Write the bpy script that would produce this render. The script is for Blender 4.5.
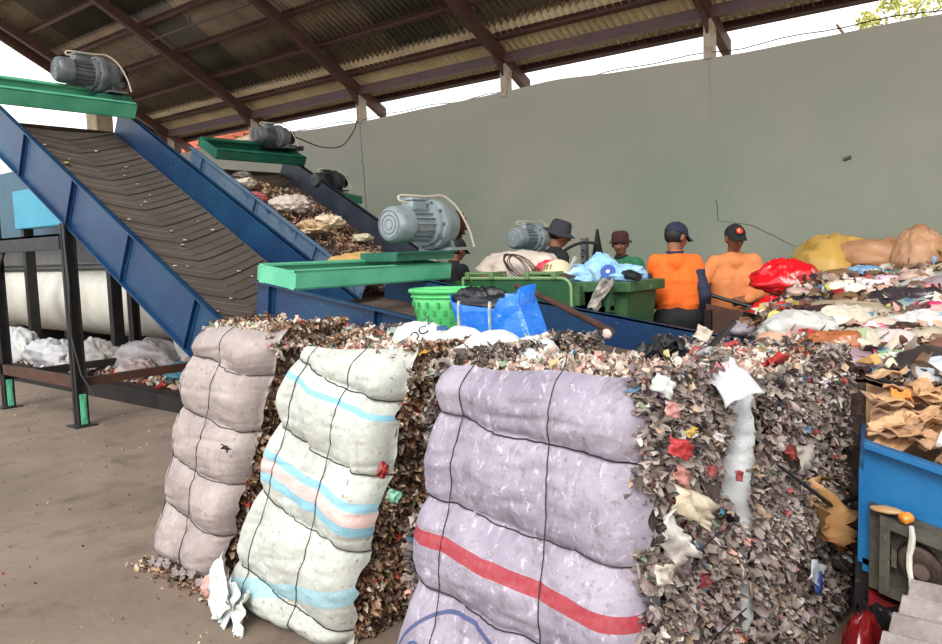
import bpy, bmesh, math, random
import numpy as np
from mathutils import Vector, Matrix
random.seed(7); RNG = np.random.default_rng(7)
SC = bpy.context.scene
for o in list(bpy.data.objects): bpy.data.objects.remove(o)

# ------------------------------------------------------------------ camera
# x runs along the green wall, y towards it, z up
CAMH = 1.5
def cam_axes(yaw, pitch, roll):
    cy, sy = math.cos(yaw), math.sin(yaw)
    f = Vector((-sy*math.cos(pitch), cy*math.cos(pitch), -math.sin(pitch)))
    r = Vector((cy, sy, 0)); u = r.cross(f)
    return r*math.cos(roll)+u*math.sin(roll), -r*math.sin(roll)+u*math.cos(roll), f
cR, cU, cF = cam_axes(.690458, .09197, -.032343)
cd = bpy.data.cameras.new('camera'); cam = bpy.data.objects.new('camera', cd); SC.collection.objects.link(cam)
m = Matrix((cR, cU, -cF)).transposed().to_4x4(); m.translation = Vector((0, 0, CAMH)); cam.matrix_world = m
cd.sensor_width = 36; cd.lens = 786.35/942*36; cd.clip_start = .05; cd.clip_end = 300
SC.camera = cam

# ------------------------------------------------------------------ world, sun, exposure
SC.view_settings.view_transform = 'Standard'; SC.view_settings.look = 'None'
SC.view_settings.gamma = 1; SC.view_settings.use_curve_mapping = False
SC.view_settings.exposure = 0.72
w = bpy.data.worlds.new('overcast_sky'); SC.world = w; w.use_nodes = True
nt = w.node_tree; nt.nodes.clear()
wo = nt.nodes.new('ShaderNodeOutputWorld'); bg = nt.nodes.new('ShaderNodeBackground')
tc = nt.nodes.new('ShaderNodeTexCoord'); nz = nt.nodes.new('ShaderNodeTexNoise'); cr = nt.nodes.new('ShaderNodeValToRGB')
nz.inputs['Scale'].default_value = 1.6; nz.inputs['Detail'].default_value = 5
cr.color_ramp.elements[0].position = .35; cr.color_ramp.elements[0].color = (.86, .92, 1, 1)
cr.color_ramp.elements[1].position = .6; cr.color_ramp.elements[1].color = (1, .985, .96, 1)
nt.links.new(tc.outputs['Generated'], nz.inputs['Vector']); nt.links.new(nz.outputs['Fac'], cr.inputs['Fac'])
nt.links.new(cr.outputs['Color'], bg.inputs['Color']); bg.inputs['Strength'].default_value = 1.25
nt.links.new(bg.outputs['Background'], wo.inputs['Surface'])
sd = bpy.data.lights.new('sun', 'SUN'); sun = bpy.data.objects.new('sun', sd); SC.collection.objects.link(sun)
sd.energy = 1.6; sd.angle = math.radians(25); sd.color = (1, .95, .87)
sun.rotation_euler = Vector((-.25, .62, -.62)).to_track_quat('-Z', 'Y').to_euler()

# ------------------------------------------------------------------ helpers
ORG = {}
def lin(c):
    c = np.asarray(c, float)/255.0
    return np.where(c <= .04045, c/12.92, ((c+.055)/1.055)**2.4)
def hsh(i, j, k, s):
    n = (i*374761393+j*668265263+k*2147483647+s*1274126177) & 0xffffffff
    n = ((n ^ (n >> 13))*1274126177) & 0xffffffff
    return ((n ^ (n >> 16)) & 0xffff)/65535.0
def vn(p, s=0):
    p = np.asarray(p, float); f = np.floor(p); i = f.astype(np.int64); t = p-f; t = t*t*(3-2*t)
    o = 0
    for a in (0, 1):
        for b in (0, 1):
            for c in (0, 1):
                wt = (t[..., 0] if a else 1-t[..., 0])*(t[..., 1] if b else 1-t[..., 1])*(t[..., 2] if c else 1-t[..., 2])
                o = o+wt*hsh(i[..., 0]+a, i[..., 1]+b, i[..., 2]+c, s)
    return o*2-1
def fbm(p, s=0, oct=4, ridge=False):
    p = np.asarray(p, float); o = 0; a = 1; tot = 0
    for k in range(oct):
        v = vn(p*(2**k)+17.3*k, s+k)
        if ridge: v = 1-2*np.abs(v)
        o = o+a*v; tot += a; a *= .5
    return o/tot

def obj(name, verts, faces, mat, parent=None, smooth=False, col=None, uv=None, world=True):
    verts = np.asarray(verts, float).reshape(-1, 3)
    if parent is not None and parent in ORG: verts = verts-ORG[parent]
    me = bpy.data.meshes.new(name)
    if isinstance(faces, np.ndarray):
        n, k = faces.shape
        me.vertices.add(len(verts)); me.vertices.foreach_set('co', verts.ravel())
        me.loops.add(n*k); me.loops.foreach_set('vertex_index', faces.ravel().astype(np.int32))
        me.polygons.add(n); me.polygons.foreach_set('loop_start', np.arange(0, n*k, k, dtype=np.int32))
        me.update(calc_edges=True)
    else:
        me.from_pydata(verts.tolist(), [], faces); me.update()
    if smooth: me.polygons.foreach_set('use_smooth', [True]*len(me.polygons))
    if col is not None:
        at = me.color_attributes.new('Col', 'FLOAT_COLOR', 'POINT')
        c4 = np.ones((len(verts), 4)); c4[:, :3] = col; at.data.foreach_set('color', c4.ravel())
    if uv is not None:
        ul = me.uv_layers.new(name='UVMap'); li = np.zeros(len(me.loops), np.int32); me.loops.foreach_get('vertex_index', li)
        ul.data.foreach_set('uv', np.asarray(uv)[li].ravel())
    if mat: me.materials.append(mat)
    me.validate(clean_customdata=False)
    o = bpy.data.objects.new(name, me); SC.collection.objects.link(o)
    if parent is not None:
        o.parent = parent
        if parent in ORG: ORG[o] = ORG[parent]
    return o
def tag(o, label=None, cat=None, group=None, kind=None):
    if label: o['label'] = label
    if cat: o['category'] = cat
    if group: o['group'] = group
    if kind: o['kind'] = kind
    return o
def thing(name, label, cat, loc=(0, 0, 0), group=None, local=False, kind=None):
    o = bpy.data.objects.new(name, None); SC.collection.objects.link(o); o.location = loc; o.empty_display_size = .1
    ORG[o] = np.array((0, 0, 0) if local else loc, float)
    return tag(o, label, cat, group, kind)
def copy_tree(o, parent=None):
    c = o.copy(); SC.collection.objects.link(c); c.parent = parent
    for ch in list(o.children): copy_tree(ch, c)
    return c

def smooth_pts(pts, k=6):
    P = [np.array(p, float) for p in pts]; P = [2*P[0]-P[1]]+P+[2*P[-1]-P[-2]]; out = []
    for i in range(1, len(P)-2):
        for j in range(k):
            t = j/k; out.append(tuple(.5*((2*P[i])+(-P[i-1]+P[i+1])*t+(2*P[i-1]-5*P[i]+4*P[i+1]-P[i+2])*t*t+(-P[i-1]+3*P[i]-3*P[i+1]+P[i+2])*t**3)))
    out.append(tuple(P[-2])); return out
class MB:
    def __init__(s): s.v = []; s.f = []
    def add(s, v, f, M=None):
        v = [Vector(p) for p in v]
        if M is not None: v = [M @ p for p in v]
        b = len(s.v); s.v += [tuple(p) for p in v]; s.f += [[i+b for i in q] for q in f]; return s
    def box(s, a, b, M=None, bev=0):
        x0, x1 = sorted((a[0], b[0])); y0, y1 = sorted((a[1], b[1])); z0, z1 = sorted((a[2], b[2]))
        if bev > 0:
            bm = bmesh.new(); bmesh.ops.create_cube(bm, size=1)
            for q in bm.verts: q.co = Vector(((x0+x1)/2+q.co.x*(x1-x0), (y0+y1)/2+q.co.y*(y1-y0), (z0+z1)/2+q.co.z*(z1-z0)))
            bmesh.ops.bevel(bm, geom=bm.edges[:], offset=bev, segments=2, affect='EDGES', profile=.5)
            v = [q.co.copy() for q in bm.verts]; f = [[q.index for q in p.verts] for p in bm.faces]; bm.free()
            return s.add(v, f, M)
        v = [(x, y, z) for x in (x0, x1) for y in (y0, y1) for z in (z0, z1)]
        return s.add(v, [(0, 1, 3, 2), (4, 6, 7, 5), (0, 4, 5, 1), (2, 3, 7, 6), (0, 2, 6, 4), (1, 5, 7, 3)], M)
    def prism(s, prof, vec, M=None):
        n = len(prof); v = [Vector(p) for p in prof]+[Vector(p)+Vector(vec) for p in prof]
        return s.add(v, [list(range(n))[::-1], list(range(n, 2*n))]+[(i, (i+1) % n, (i+1) % n+n, i+n) for i in range(n)], M)
    def tube(s, pts, r, n=8, cap=True, M=None):
        pts = [Vector(p) for p in pts]; rs = r if isinstance(r, (list, tuple)) else [r]*len(pts)
        V = []; F = []; up = None
        for i, p in enumerate(pts):
            t = (pts[min(i+1, len(pts)-1)]-pts[max(i-1, 0)]).normalized()
            if up is None:
                up = t.orthogonal().normalized()
            else:
                up = (up-t*up.dot(t))
                up = up.normalized() if up.length > 1e-6 else t.orthogonal().normalized()
            b = t.cross(up)
            for k in range(n):
                a = 2*math.pi*k/n; V.append(p+(up*math.cos(a)+b*math.sin(a))*rs[i])
        for i in range(len(pts)-1):
            for k in range(n):
                F.append((i*n+k, i*n+(k+1) % n, (i+1)*n+(k+1) % n, (i+1)*n+k))
        if cap: F.append(list(range(n))[::-1]); F.append([(len(pts)-1)*n+k for k in range(n)])
        return s.add(V, F, M)
    def lathe(s, prof, n=24, M=None, axis='Z', cap=True):
        # prof: list of (r, h)
        V = []; F = []
        for r, h in prof:
            for k in range(n):
                a = 2*math.pi*k/n; c, q = r*math.cos(a), r*math.sin(a)
                V.append({'Z': (c, q, h), 'Y': (q, h, c), 'X': (h, c, q)}[axis])
        for i in range(len(prof)-1):
            for k in range(n): F.append((i*n+k, i*n+(k+1) % n, (i+1)*n+(k+1) % n, (i+1)*n+k))
        if cap: F.append(list(range(n))[::-1]); F.append([(len(prof)-1)*n+k for k in range(n)])
        return s.add(V, F, M)
    def ell(s, c, r, M=None, n=14, m=10):
        V = []; F = []
        for i in range(m+1):
            th = math.pi*i/m
            for k in range(n):
                a = 2*math.pi*k/n; V.append((c[0]+r[0]*math.sin(th)*math.cos(a), c[1]+r[1]*math.sin(th)*math.sin(a), c[2]+r[2]*math.cos(th)))
        for i in range(m):
            for k in range(n): F.append((i*n+k, (i+1)*n+k, (i+1)*n+(k+1) % n, i*n+(k+1) % n))
        return s.add(V, F, M)
    def capsule(s, a, b, ra, rb, n=12):
        a = Vector(a); b = Vector(b); d = (b-a); L = d.length; d = d.normalized() if L > 1e-6 else Vector((0, 0, 1))
        pts = []; rs = []
        for q in (-1, -.87, -.5, 0): pts.append(a+d*ra*q); rs.append(max(.0005, ra*math.sqrt(max(0, 1-q*q))))
        for q in (0, .5, .87, 1): pts.append(b+d*rb*q); rs.append(max(.0005, rb*math.sqrt(max(0, 1-q*q))))
        if L < 1e-4: pts.pop(3); rs.pop(3)
        return s.tube(pts, rs, n)
    def build(s, name, mat, parent=None, smooth=False):
        o = obj(name, s.v, s.f, mat, parent)
        me = o.data
        bm = bmesh.new(); bm.from_mesh(me); bmesh.ops.recalc_face_normals(bm, faces=bm.faces[:]); bm.to_mesh(me); bm.free()
        if smooth:
            me.polygons.foreach_set('use_smooth', [True]*len(me.polygons))
            try: me.set_sharp_from_angle(angle=math.radians(38))
            except Exception: pass
        return o

# ------------------------------------------------------------------ materials
MATS = {}
def mat(name, c, rough=.6, metal=0., c2=None, scale=4., lo=.4, hi=.65, c3=None, s3=30., lo3=.6, hi3=.7, bump=0., bscale=40., stretch=None, spec=.5, trans=0., attr=False, sub=0.):
    if name in MATS: return MATS[name]
    M = bpy.data.materials.new(name); M.use_nodes = True; nt = M.node_tree; N = nt.nodes; Lk = nt.links
    b = N['Principled BSDF']; b.inputs['Roughness'].default_value = rough; b.inputs['Metallic'].default_value = metal
    b.inputs['Specular IOR Level'].default_value = spec
    tc = N.new('ShaderNodeTexCoord'); mp = N.new('ShaderNodeMapping'); Lk.new(tc.outputs['Object'], mp.inputs['Vector'])
    if stretch: mp.inputs['Scale'].default_value = stretch
    def rgb(cc): return (*[float(q) for q in lin(cc)], 1)
    if attr:
        a = N.new('ShaderNodeVertexColor'); a.layer_name = 'Col'; cur = a.outputs['Color']
    else:
        r = N.new('ShaderNodeRGB'); r.outputs[0].default_value = rgb(c); cur = r.outputs[0]
    for cc, s, l, h in ((c2, scale, lo, hi), (c3, s3, lo3, hi3)):
        if cc is None: continue
        nz = N.new('ShaderNodeTexNoise'); nz.inputs['Scale'].default_value = s; nz.inputs['Detail'].default_value = 6; nz.inputs['Roughness'].default_value = .62
        Lk.new(mp.outputs['Vector'], nz.inputs['Vector'])
        mr = N.new('ShaderNodeMapRange'); mr.inputs['From Min'].default_value = l; mr.inputs['From Max'].default_value = h; Lk.new(nz.outputs['Fac'], mr.inputs['Value'])
        mx = N.new('ShaderNodeMix'); mx.data_type = 'RGBA'; Lk.new(mr.outputs['Result'], mx.inputs['Factor']); Lk.new(cur, mx.inputs['A']); mx.inputs['B'].default_value = rgb(cc); cur = mx.outputs['Result']
    Lk.new(cur, b.inputs['Base Color'])
    if bump:
        nb = N.new('ShaderNodeTexNoise'); nb.inputs['Scale'].default_value = bscale; nb.inputs['Detail'].default_value = 5; Lk.new(mp.outputs['Vector'], nb.inputs['Vector'])
        bp = N.new('ShaderNodeBump'); bp.inputs['Strength'].default_value = bump; bp.inputs['Distance'].default_value = .01; Lk.new(nb.outputs['Fac'], bp.inputs['Height']); Lk.new(bp.outputs['Normal'], b.inputs['Normal'])
    if trans: b.inputs['Transmission Weight'].default_value = trans
    MATS[name] = M; return M

BLUE = mat('blue_paint', (8, 44, 84), .45, .0, (18, 68, 100), 2.2, .4, .7, (150, 165, 180), 26, .68, .74, .15, 60)
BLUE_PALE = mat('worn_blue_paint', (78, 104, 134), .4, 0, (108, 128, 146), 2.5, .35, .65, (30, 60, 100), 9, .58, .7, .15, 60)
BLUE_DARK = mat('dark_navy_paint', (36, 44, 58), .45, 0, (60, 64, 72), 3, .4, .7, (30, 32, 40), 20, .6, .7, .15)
GREEN = mat('green_paint', (104, 192, 154), .42, 0, (74, 168, 132), 2.5, .4, .7, (165, 160, 120), 22, .66, .73, .1)
GREEN_DK = mat('dark_green_paint', (22, 92, 70), .45, 0, (40, 110, 90), 4, .4, .7, (120, 120, 100), 24, .66, .75, .1)
BELT = mat('black_rubber_belt', (74, 66, 60), .85, 0, (92, 82, 74), 1.6, .35, .7, (120, 108, 95), 40, .62, .75, .35, 80)
CLEAT = mat('rubber_cleat', (112, 102, 93), .8, 0, (86, 78, 70), 7, .35, .7, None, 30, .6, .7, .3, 80)
CLEATD = mat('worn_rubber_cleat', (66, 56, 50), .85, 0, (48, 42, 38), 7, .35, .7)
MOTOR = mat('motor_grey_paint', (150, 162, 167), .38, .2, (124, 137, 142), 7, .4, .7, (70, 66, 60), 30, .66, .76, .1)
MOTORD = mat('old_motor_paint', (116, 121, 124), .42, .2, (92, 96, 99), 7, .4, .7, (60, 52, 46), 22, .6, .72, .15)
MOTORK = mat('sooty_motor_paint', (58, 60, 62), .5, .2, (42, 42, 44), 8, .4, .7, (80, 74, 66), 22, .62, .74, .15)
STEELD = mat('dark_steel', (46, 38, 36), .55, .5, (62, 42, 34), 6, .4, .7, None, 30, .6, .7, .2)
BLACKST = mat('black_painted_steel', (34, 34, 36), .5, .2, (52, 48, 46), 5, .4, .7, (90, 80, 70), 26, .66, .74, .2)
RUSTBAR = mat('rusty_red_steel', (98, 62, 48), .7, .2, (70, 50, 44), 5, .35, .65, (60, 58, 56), 14, .55, .7, .3)
ROOFST = mat('red_oxide_steel', (86, 54, 46), .65, 0, (66, 44, 40), 3, .4, .7, (120, 84, 66), 18, .6, .74, .2)
BEAMST = mat('plum_brown_steel', (84, 52, 50), .6, 0, (66, 44, 44), 3, .4, .7)
ROOFSH = mat('corrugated_sheet', (166, 144, 122), .7, 0, (132, 112, 94), 1.2, .35, .7, (96, 92, 84), 5, .55, .72, .1, stretch=(1, 1, 1))
ROOFSH2 = mat('corrugated_sheet_dark', (120, 110, 98), .7, 0, (92, 88, 78), 1.2, .35, .7, (128, 108, 90), 5, .58, .75, .1)
POSTM = mat('pale_post_paint', (172, 156, 136), .6, .1, (130, 100, 80), 8, .5, .7)
WIRE = mat('black_tie_wire', (38, 36, 40), .5, .4)
CABLEM = mat('pale_cable', (190, 180, 165), .5)
CABLEK = mat('black_cable', (40, 38, 38), .5)
FLAKE = mat('shredded_film', (0, 0, 0), .5, 0, attr=True, bump=.25, bscale=90, spec=.55)
MATTE = mat('crumpled_scrap', (0, 0, 0), .42, 0, attr=True, bump=.3, bscale=50, spec=.5)
CORE = mat('compressed_waste_core', (66, 52, 48), .9, 0, (96, 80, 72), 22, .4, .65, (40, 34, 32), 40, .5, .7, .8, 70)
SKIN = mat('brown_skin', (142, 92, 66), .5, 0, (120, 74, 54), 14, .4, .7, spec=.4)
HAIR = mat('black_hair', (24, 20, 18), .6)
CHROME = mat('bright_bolt', (150, 150, 150), .35, .8)

# ------------------------------------------------------------------ setting: floor, ground, walls
WY = 8.3
fl = MB().box((-18, -6, -.15), (6, WY+.02, 0)).build('floor', mat('dusty_concrete', (134, 117, 103), .82, 0, (106, 92, 80), .9, .35, .7, (86, 74, 64), 3.4, .52, .78, .35, 26), None); tag(fl, kind='structure', label='dusty stained concrete shed floor')
gr = MB().box((-90, -60, -.3), (60, 90, -.16)).build('ground', mat('outside_earth', (206, 198, 180), .9, 0, (110, 112, 84), .3, .4, .6)); tag(gr, kind='structure', label='bare earth outside the shed')
def wall_green():
    nx, nzv = 110, 26; V = []; F = []
    xs = np.linspace(-15.2, 4, nx); top = 3.49+.018*vn(np.stack([xs*1.3, xs*0, xs*0], -1), 3)+.05*vn(np.stack([xs*.35, xs*0, xs*0], -1), 5)
    for yy in (WY, WY+.16):
        for j in range(nzv+1):
            for i in range(nx):
                z = top[i]*j/nzv
                V.append((xs[i], yy+(.004*vn(np.array([xs[i]*3, z*3, 0.]), 2) if yy == WY else 0), z))
    n = nx*(nzv+1)
    for j in range(nzv):
        for i in range(nx-1):
            a = j*nx+i; F.append((a, a+1, a+1+nx, a+nx)); F.append((a+n, a+n+nx, a+n+nx+1, a+n+1))
    for i in range(nx-1):
        a = nzv*nx+i; F.append((a, a+1, a+1+n, a+n)); F.append((i, i+n, i+n+1, i+1))
    for j in range(nzv):
        a = j*nx; F.append((a, a+nx, a+nx+n, a+n)); b = a+nx-1; F.append((b, b+n, b+n+nx, b+nx))
    M = mat('green_wall_paint', (140, 149, 132), .75, 0, (160, 158, 144), .55, .42, .66, (98, 98, 86), 20, .69, .75, .25, 14)
    # the faded top band of the paint
    nt = M.node_tree; N = nt.nodes; b = N['Principled BSDF']; cur = b.inputs['Base Color'].links[0].from_socket
    tc = N.new('ShaderNodeTexCoord'); sp = N.new('ShaderNodeSeparateXYZ'); nt.links.new(tc.outputs['Object'], sp.inputs[0])
    nz = N.new('ShaderNodeTexNoise'); nz.inputs['Scale'].default_value = 1.3; nz.inputs['Detail'].default_value = 6
    ad = N.new('ShaderNodeMath'); ad.operation = 'ADD'; nt.links.new(sp.outputs['Z'], ad.inputs[0]); nt.links.new(nz.outputs['Fac'], ad.inputs[1])
    nt.links.new(tc.outputs['Object'], nz.inputs['Vector'])
    mr = N.new('ShaderNodeMapRange'); mr.inputs['From Min'].default_value = 2.6; mr.inputs['From Max'].default_value = 4.4; nt.links.new(ad.outputs[0], mr.inputs['Value'])
    mx = N.new('ShaderNodeMix'); mx.data_type = 'RGBA'; nt.links.new(mr.outputs['Result'], mx.inputs['Factor']); nt.links.new(cur, mx.inputs['A']); mx.inputs['B'].default_value = (*lin((168, 160, 146)), 1)
    nt.links.new(mx.outputs['Result'], b.inputs['Base Color'])
    o = obj('wall_back', V, F, M, smooth=False); tag(o, kind='structure', label='tall green painted plaster wall with thin cracks'); ORG[o] = np.zeros(3)
    ck = mat('crack_shadow', (92, 92, 82), .9)
    def crack(pts, r, m_=ck):
        q = []
        for (a, b) in zip(pts[:-1], pts[1:]):
            n_ = max(2, int(math.dist(a, b)/.06))
            for t in range(n_):
                q.append((a[0]+(b[0]-a[0])*t/n_+random.uniform(-.006, .006), WY-.001, a[1]+(b[1]-a[1])*t/n_+random.uniform(-.006, .006)))
        MB().tube(q, r, 5).build('crack', m_, o)
    crack([(-3.45, 3.46), (-3.42, 2.6), (-3.38, 1.95)], .008, mat('pale_crack', (160, 158, 146), .9))
    crack([(-3.38, 1.95), (-3.35, 1.72), (-3.0, 1.66), (-2.6, 1.45), (-2.25, 1.3)], .0045)
    crack([(-8.9, 3.4), (-8.86, 2.6), (-8.82, 1.9)], .005)
    crack([(-2.1, 2.25), (-1.96, 2.3)], .02)
    # loose wire along the top edge
    pts = []
    for i in range(90):
        x = -14.5+i*.2; pts.append((x, WY+.03, 3.485+.012+.02*abs(math.sin(i*.33))+.012*math.sin(i*1.3)))
    MB().tube(pts, .006, 5).build('top_wire', CABLEK, o)
    return o
wall_green()
# low wall added as a dark backdrop on the gable side, behind the drum
wl = MB().box((-15.3, -2, 0), (-15.15, 7.4, 1.75)).build('added_backdrop_wall_left', mat('dark_backdrop_block', (92, 86, 80), .85, 0, (60, 56, 54), 1.5, .4, .65, None, 30, .6, .7, .3)); tag(wl, kind='structure', label='low dark block wall added as a backdrop at the open gable')
MB  # noqa
gp = thing('gable_pillar', 'beige block pier standing under the gable rafter', 'pier', (-14.35, 7.0, 0), kind='structure')
for i in range(9): MB().box((-14.55, 6.85, .47*i), (-14.15, 7.15, .47*i+.45), bev=.01).build('block', mat('beige_block', (176, 156, 128), .85, 0, (140, 124, 104), 5, .4, .65, bump=.4), gp)
gp = thing('gable_pillar', 'shorter beige block pier beside the wall end', 'pier', (-14.35, 7.75, 0), kind='structure')
for i in range(8): MB().box((-14.5, 7.6, .47*i), (-14.15, 7.85, .47*i+.45), bev=.01).build('block', mat('beige_block', (0, 0, 0)), gp)

# roof ---------------------------------------------------------------
SL = .5425; Z0 = 4.0
def rz(wd): return Z0+SL*wd           # purlin underside height, wd metres in from the green wall
RX = [-.74-2.72*k+0.0 for k in range(6)]   # rafters
RX = [2.0, -.74, -3.46, -6.18, -8.9, -11.62, -14.34]
roof = thing('roof', 'corrugated sheet roof on red oxide steel rafters and purlins', 'roof', (0, WY, Z0), kind='structure')
WMAX = 7.2; x0r, x1r = -14.7, 3.2
for k, x in enumerate(RX):
    p = [(x-.05, WY+.52, rz(-.52)-.16), (x-.05, WY-WMAX, rz(WMAX)-.16), (x-.05, WY-WMAX, rz(WMAX)), (x-.05, WY+.52, rz(-.52))]
    MB().prism(p, (.1, 0, 0)).build('rafter', ROOFST, roof)
    MB().box((x-.045, WY-.02, 3.44), (x+.045, WY+.11, 4.02)).build('post', POSTM, roof)
    # knee plate
    MB().prism([(x-.012, WY-.02, 3.7), (x-.012, WY-.3, 3.99), (x-.012, WY-.02, 3.9)], (.024, 0, 0)).build('knee_plate', ROOFST, roof)
wd = -.37; k = 0
while wd < WMAX:
    z = rz(wd)
    M = Matrix.Translation((0, WY-wd, z)) @ Matrix.Rotation(-math.atan(SL), 4, 'X')
    mb = MB().box((x0r, -.03, 0), (x1r, .03, .012), M).box((x0r, .018, 0), (x1r, .03, .1), M).box((x0r, -.03, .088), (x1r, .03, .1), M)
    mb.build('fascia_purlin' if k == 0 else 'purlin', BEAMST if k == 0 else ROOFST, roof); wd += .565; k += 1
MB().box((x0r, WY-.04, 3.86), (x1r, WY+.04, 3.98)).build('wall_beam', BEAMST, roof)
MB().prism([(x0r-.05, WY+.5, rz(-.5)-.2), (x0r-.05, WY-WMAX, rz(WMAX)-.2), (x0r-.05, WY-WMAX, rz(WMAX)+.14), (x0r-.05, WY+.5, rz(-.5)+.14)], (.05, 0, 0)).build('verge_board', ROOFST, roof)
# sag rods between the rafters
for i in range(len(RX)-1):
    xm = (RX[i]+RX[i+1])/2
    MB().tube([(xm, WY-1.9, rz(1.9)-.25), (xm, WY-1.9, rz(1.9)+.02)], .012, 6).build('hanger_rod', ROOFST, roof)
for wd in (1.75, 4.2):
    MB().tube([(x0r, WY-wd, rz(wd)-.1), (x1r, WY-wd, rz(wd)-.1)], .018, 6).build('tie_rod', ROOFST, roof)
def sheet_mesh(wid, w0, w1):
    n = int(wid/.1)*6; V = []; F = []
    for i in range(n+1):
        x = i*wid/n; h = .034*math.cos(2*math.pi*x/.1)
        for j, q in enumerate((w0, w1)):
            for t in (0, .006): V.append((x, WY-q, rz(q)+.13+h+t))
    for i in range(n):
        a = i*4; b = a+4
        F += [(a, b, b+2, a+2), (a+1, a+3, b+3, b+1), (a, a+1, b+1, b), (a+2, b+2, b+3, a+3)]
    return V, F
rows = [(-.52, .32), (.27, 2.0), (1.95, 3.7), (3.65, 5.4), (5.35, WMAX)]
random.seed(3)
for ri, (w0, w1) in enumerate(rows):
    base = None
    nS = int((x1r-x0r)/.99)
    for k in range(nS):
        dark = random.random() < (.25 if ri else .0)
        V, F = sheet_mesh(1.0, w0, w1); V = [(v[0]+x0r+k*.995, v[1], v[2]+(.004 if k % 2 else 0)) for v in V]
        obj('roof_sheet', V, F, (ROOFSH2 if dark else ROOFSH) if ri else mat('eave_sheet_daylight_tint', (226, 204, 168), .7, 0, (198, 172, 138), 1.5, .35, .7), roof, smooth=True)  # eave row tinted paler: outside daylight under the overhang is put into its colour

# outside: house with a tiled roof, tree over the wall ------------------
hs = thing('house', 'cream house with an orange tiled roof beyond the shed gable', 'house', (-33, 24, 0))
HX, HY = -33.5, 21.5
MB().box((HX-4, HY-4, 0), (HX+4, HY+4, 5.6)).build('wall', mat('cream_render', (226, 214, 190), .8, 0, (200, 186, 160), 2, .4, .6), hs)
tm = mat('orange_roof_tile', (196, 104, 74), .7, 0, (160, 80, 58), 3, .4, .6)
for k in range(9):
    za = 5.6+k*.17; off = 4.4-k*.45
    MB().box((HX-4.4, HY-off, za), (HX+4.4, HY-off+.55, za+.16)).build('tile_course', tm, hs)
    MB().box((HX-4.4, HY+off-.55, za), (HX+4.4, HY+off, za+.16)).build('tile_course', tm, hs)
MB().prism([(HX-3.9, HY-4, 5.6), (HX-3.9, HY+4, 5.6), (HX-3.9, HY, 7.0)], (7.8, 0, 0)).build('gable', mat('cream_render', (0, 0, 0)), hs)
for a in (-3.2, .6):
    wn = MB().box((HX+3.95, HY+a, 2.6), (HX+4.03, HY+a+1.4, 4.2)).build('window', mat('white_frame', (230, 228, 220), .5), hs)
    MB().box((HX+4.02, HY+a+.1, 2.7), (HX+4.05, HY+a+1.3, 4.1)).build('pane', mat('dark_glass', (50, 60, 66), .1), wn)
tr = thing('tree', 'leafy tree with pale yellow green leaves beyond the green wall', 'tree', (-2.3, 12.5, 0))
MB().tube([(-2.3, 12.5, -.1), (-2.2, 12.5, 2.4), (-2.5, 12.4, 4.0)], [.16, .12, .06], 8).build('trunk', mat('bark', (110, 92, 70), .9), tr)
for a, b in (((-2.4, 12.4, 3.2), (-3.2, 12.2, 4.5)), ((-2.4, 12.4, 3.4), (-1.6, 12.2, 4.7)), ((-2.2, 12.4, 3.0), (-1.2, 12.3, 4.2))): MB().tube([a, b], [.05, .02], 6).build('branch', mat('bark', (0, 0, 0)), tr)
def leaves(cs, n, parent, name, c1, c2, size=.09):
    V = []; C = []; rng = np.random.default_rng(5)
    for i in range(n):
        c, r = cs[rng.integers(len(cs))]; d = rng.normal(size=3); d /= np.linalg.norm(d); p = np.array(c)+d*np.array(r)*rng.random()**.4
        a = rng.normal(size=3); a /= np.linalg.norm(a); b = np.cross(a, rng.normal(size=3)); b /= np.linalg.norm(b); s = size*rng.uniform(.6, 1.2)
        V += [p-a*s, p+b*s*.4, p+a*s, p-b*s*.4]; t = rng.random(); C += [c1*(1-t)+c2*t]*4
    return obj(name, np.array(V), np.arange(n*4).reshape(n, 4), MATTE, parent, col=np.array(C))
fo = leaves([((-2.75, 12.2, 4.45), (.2, .3, .16)), ((-2.55, 12.3, 4.72), (.16, .3, .16)), ((-2.2, 12.2, 4.5), (.35, .3, .14)), ((-1.8, 12.3, 4.6), (.25, .3, .2)), ((-2.1, 12.4, 4.1), (.6, .4, .25))], 900, tr, 'foliage', lin((206, 202, 110)), lin((166, 170, 88)), .05)
fo['kind'] = 'stuff'

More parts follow.
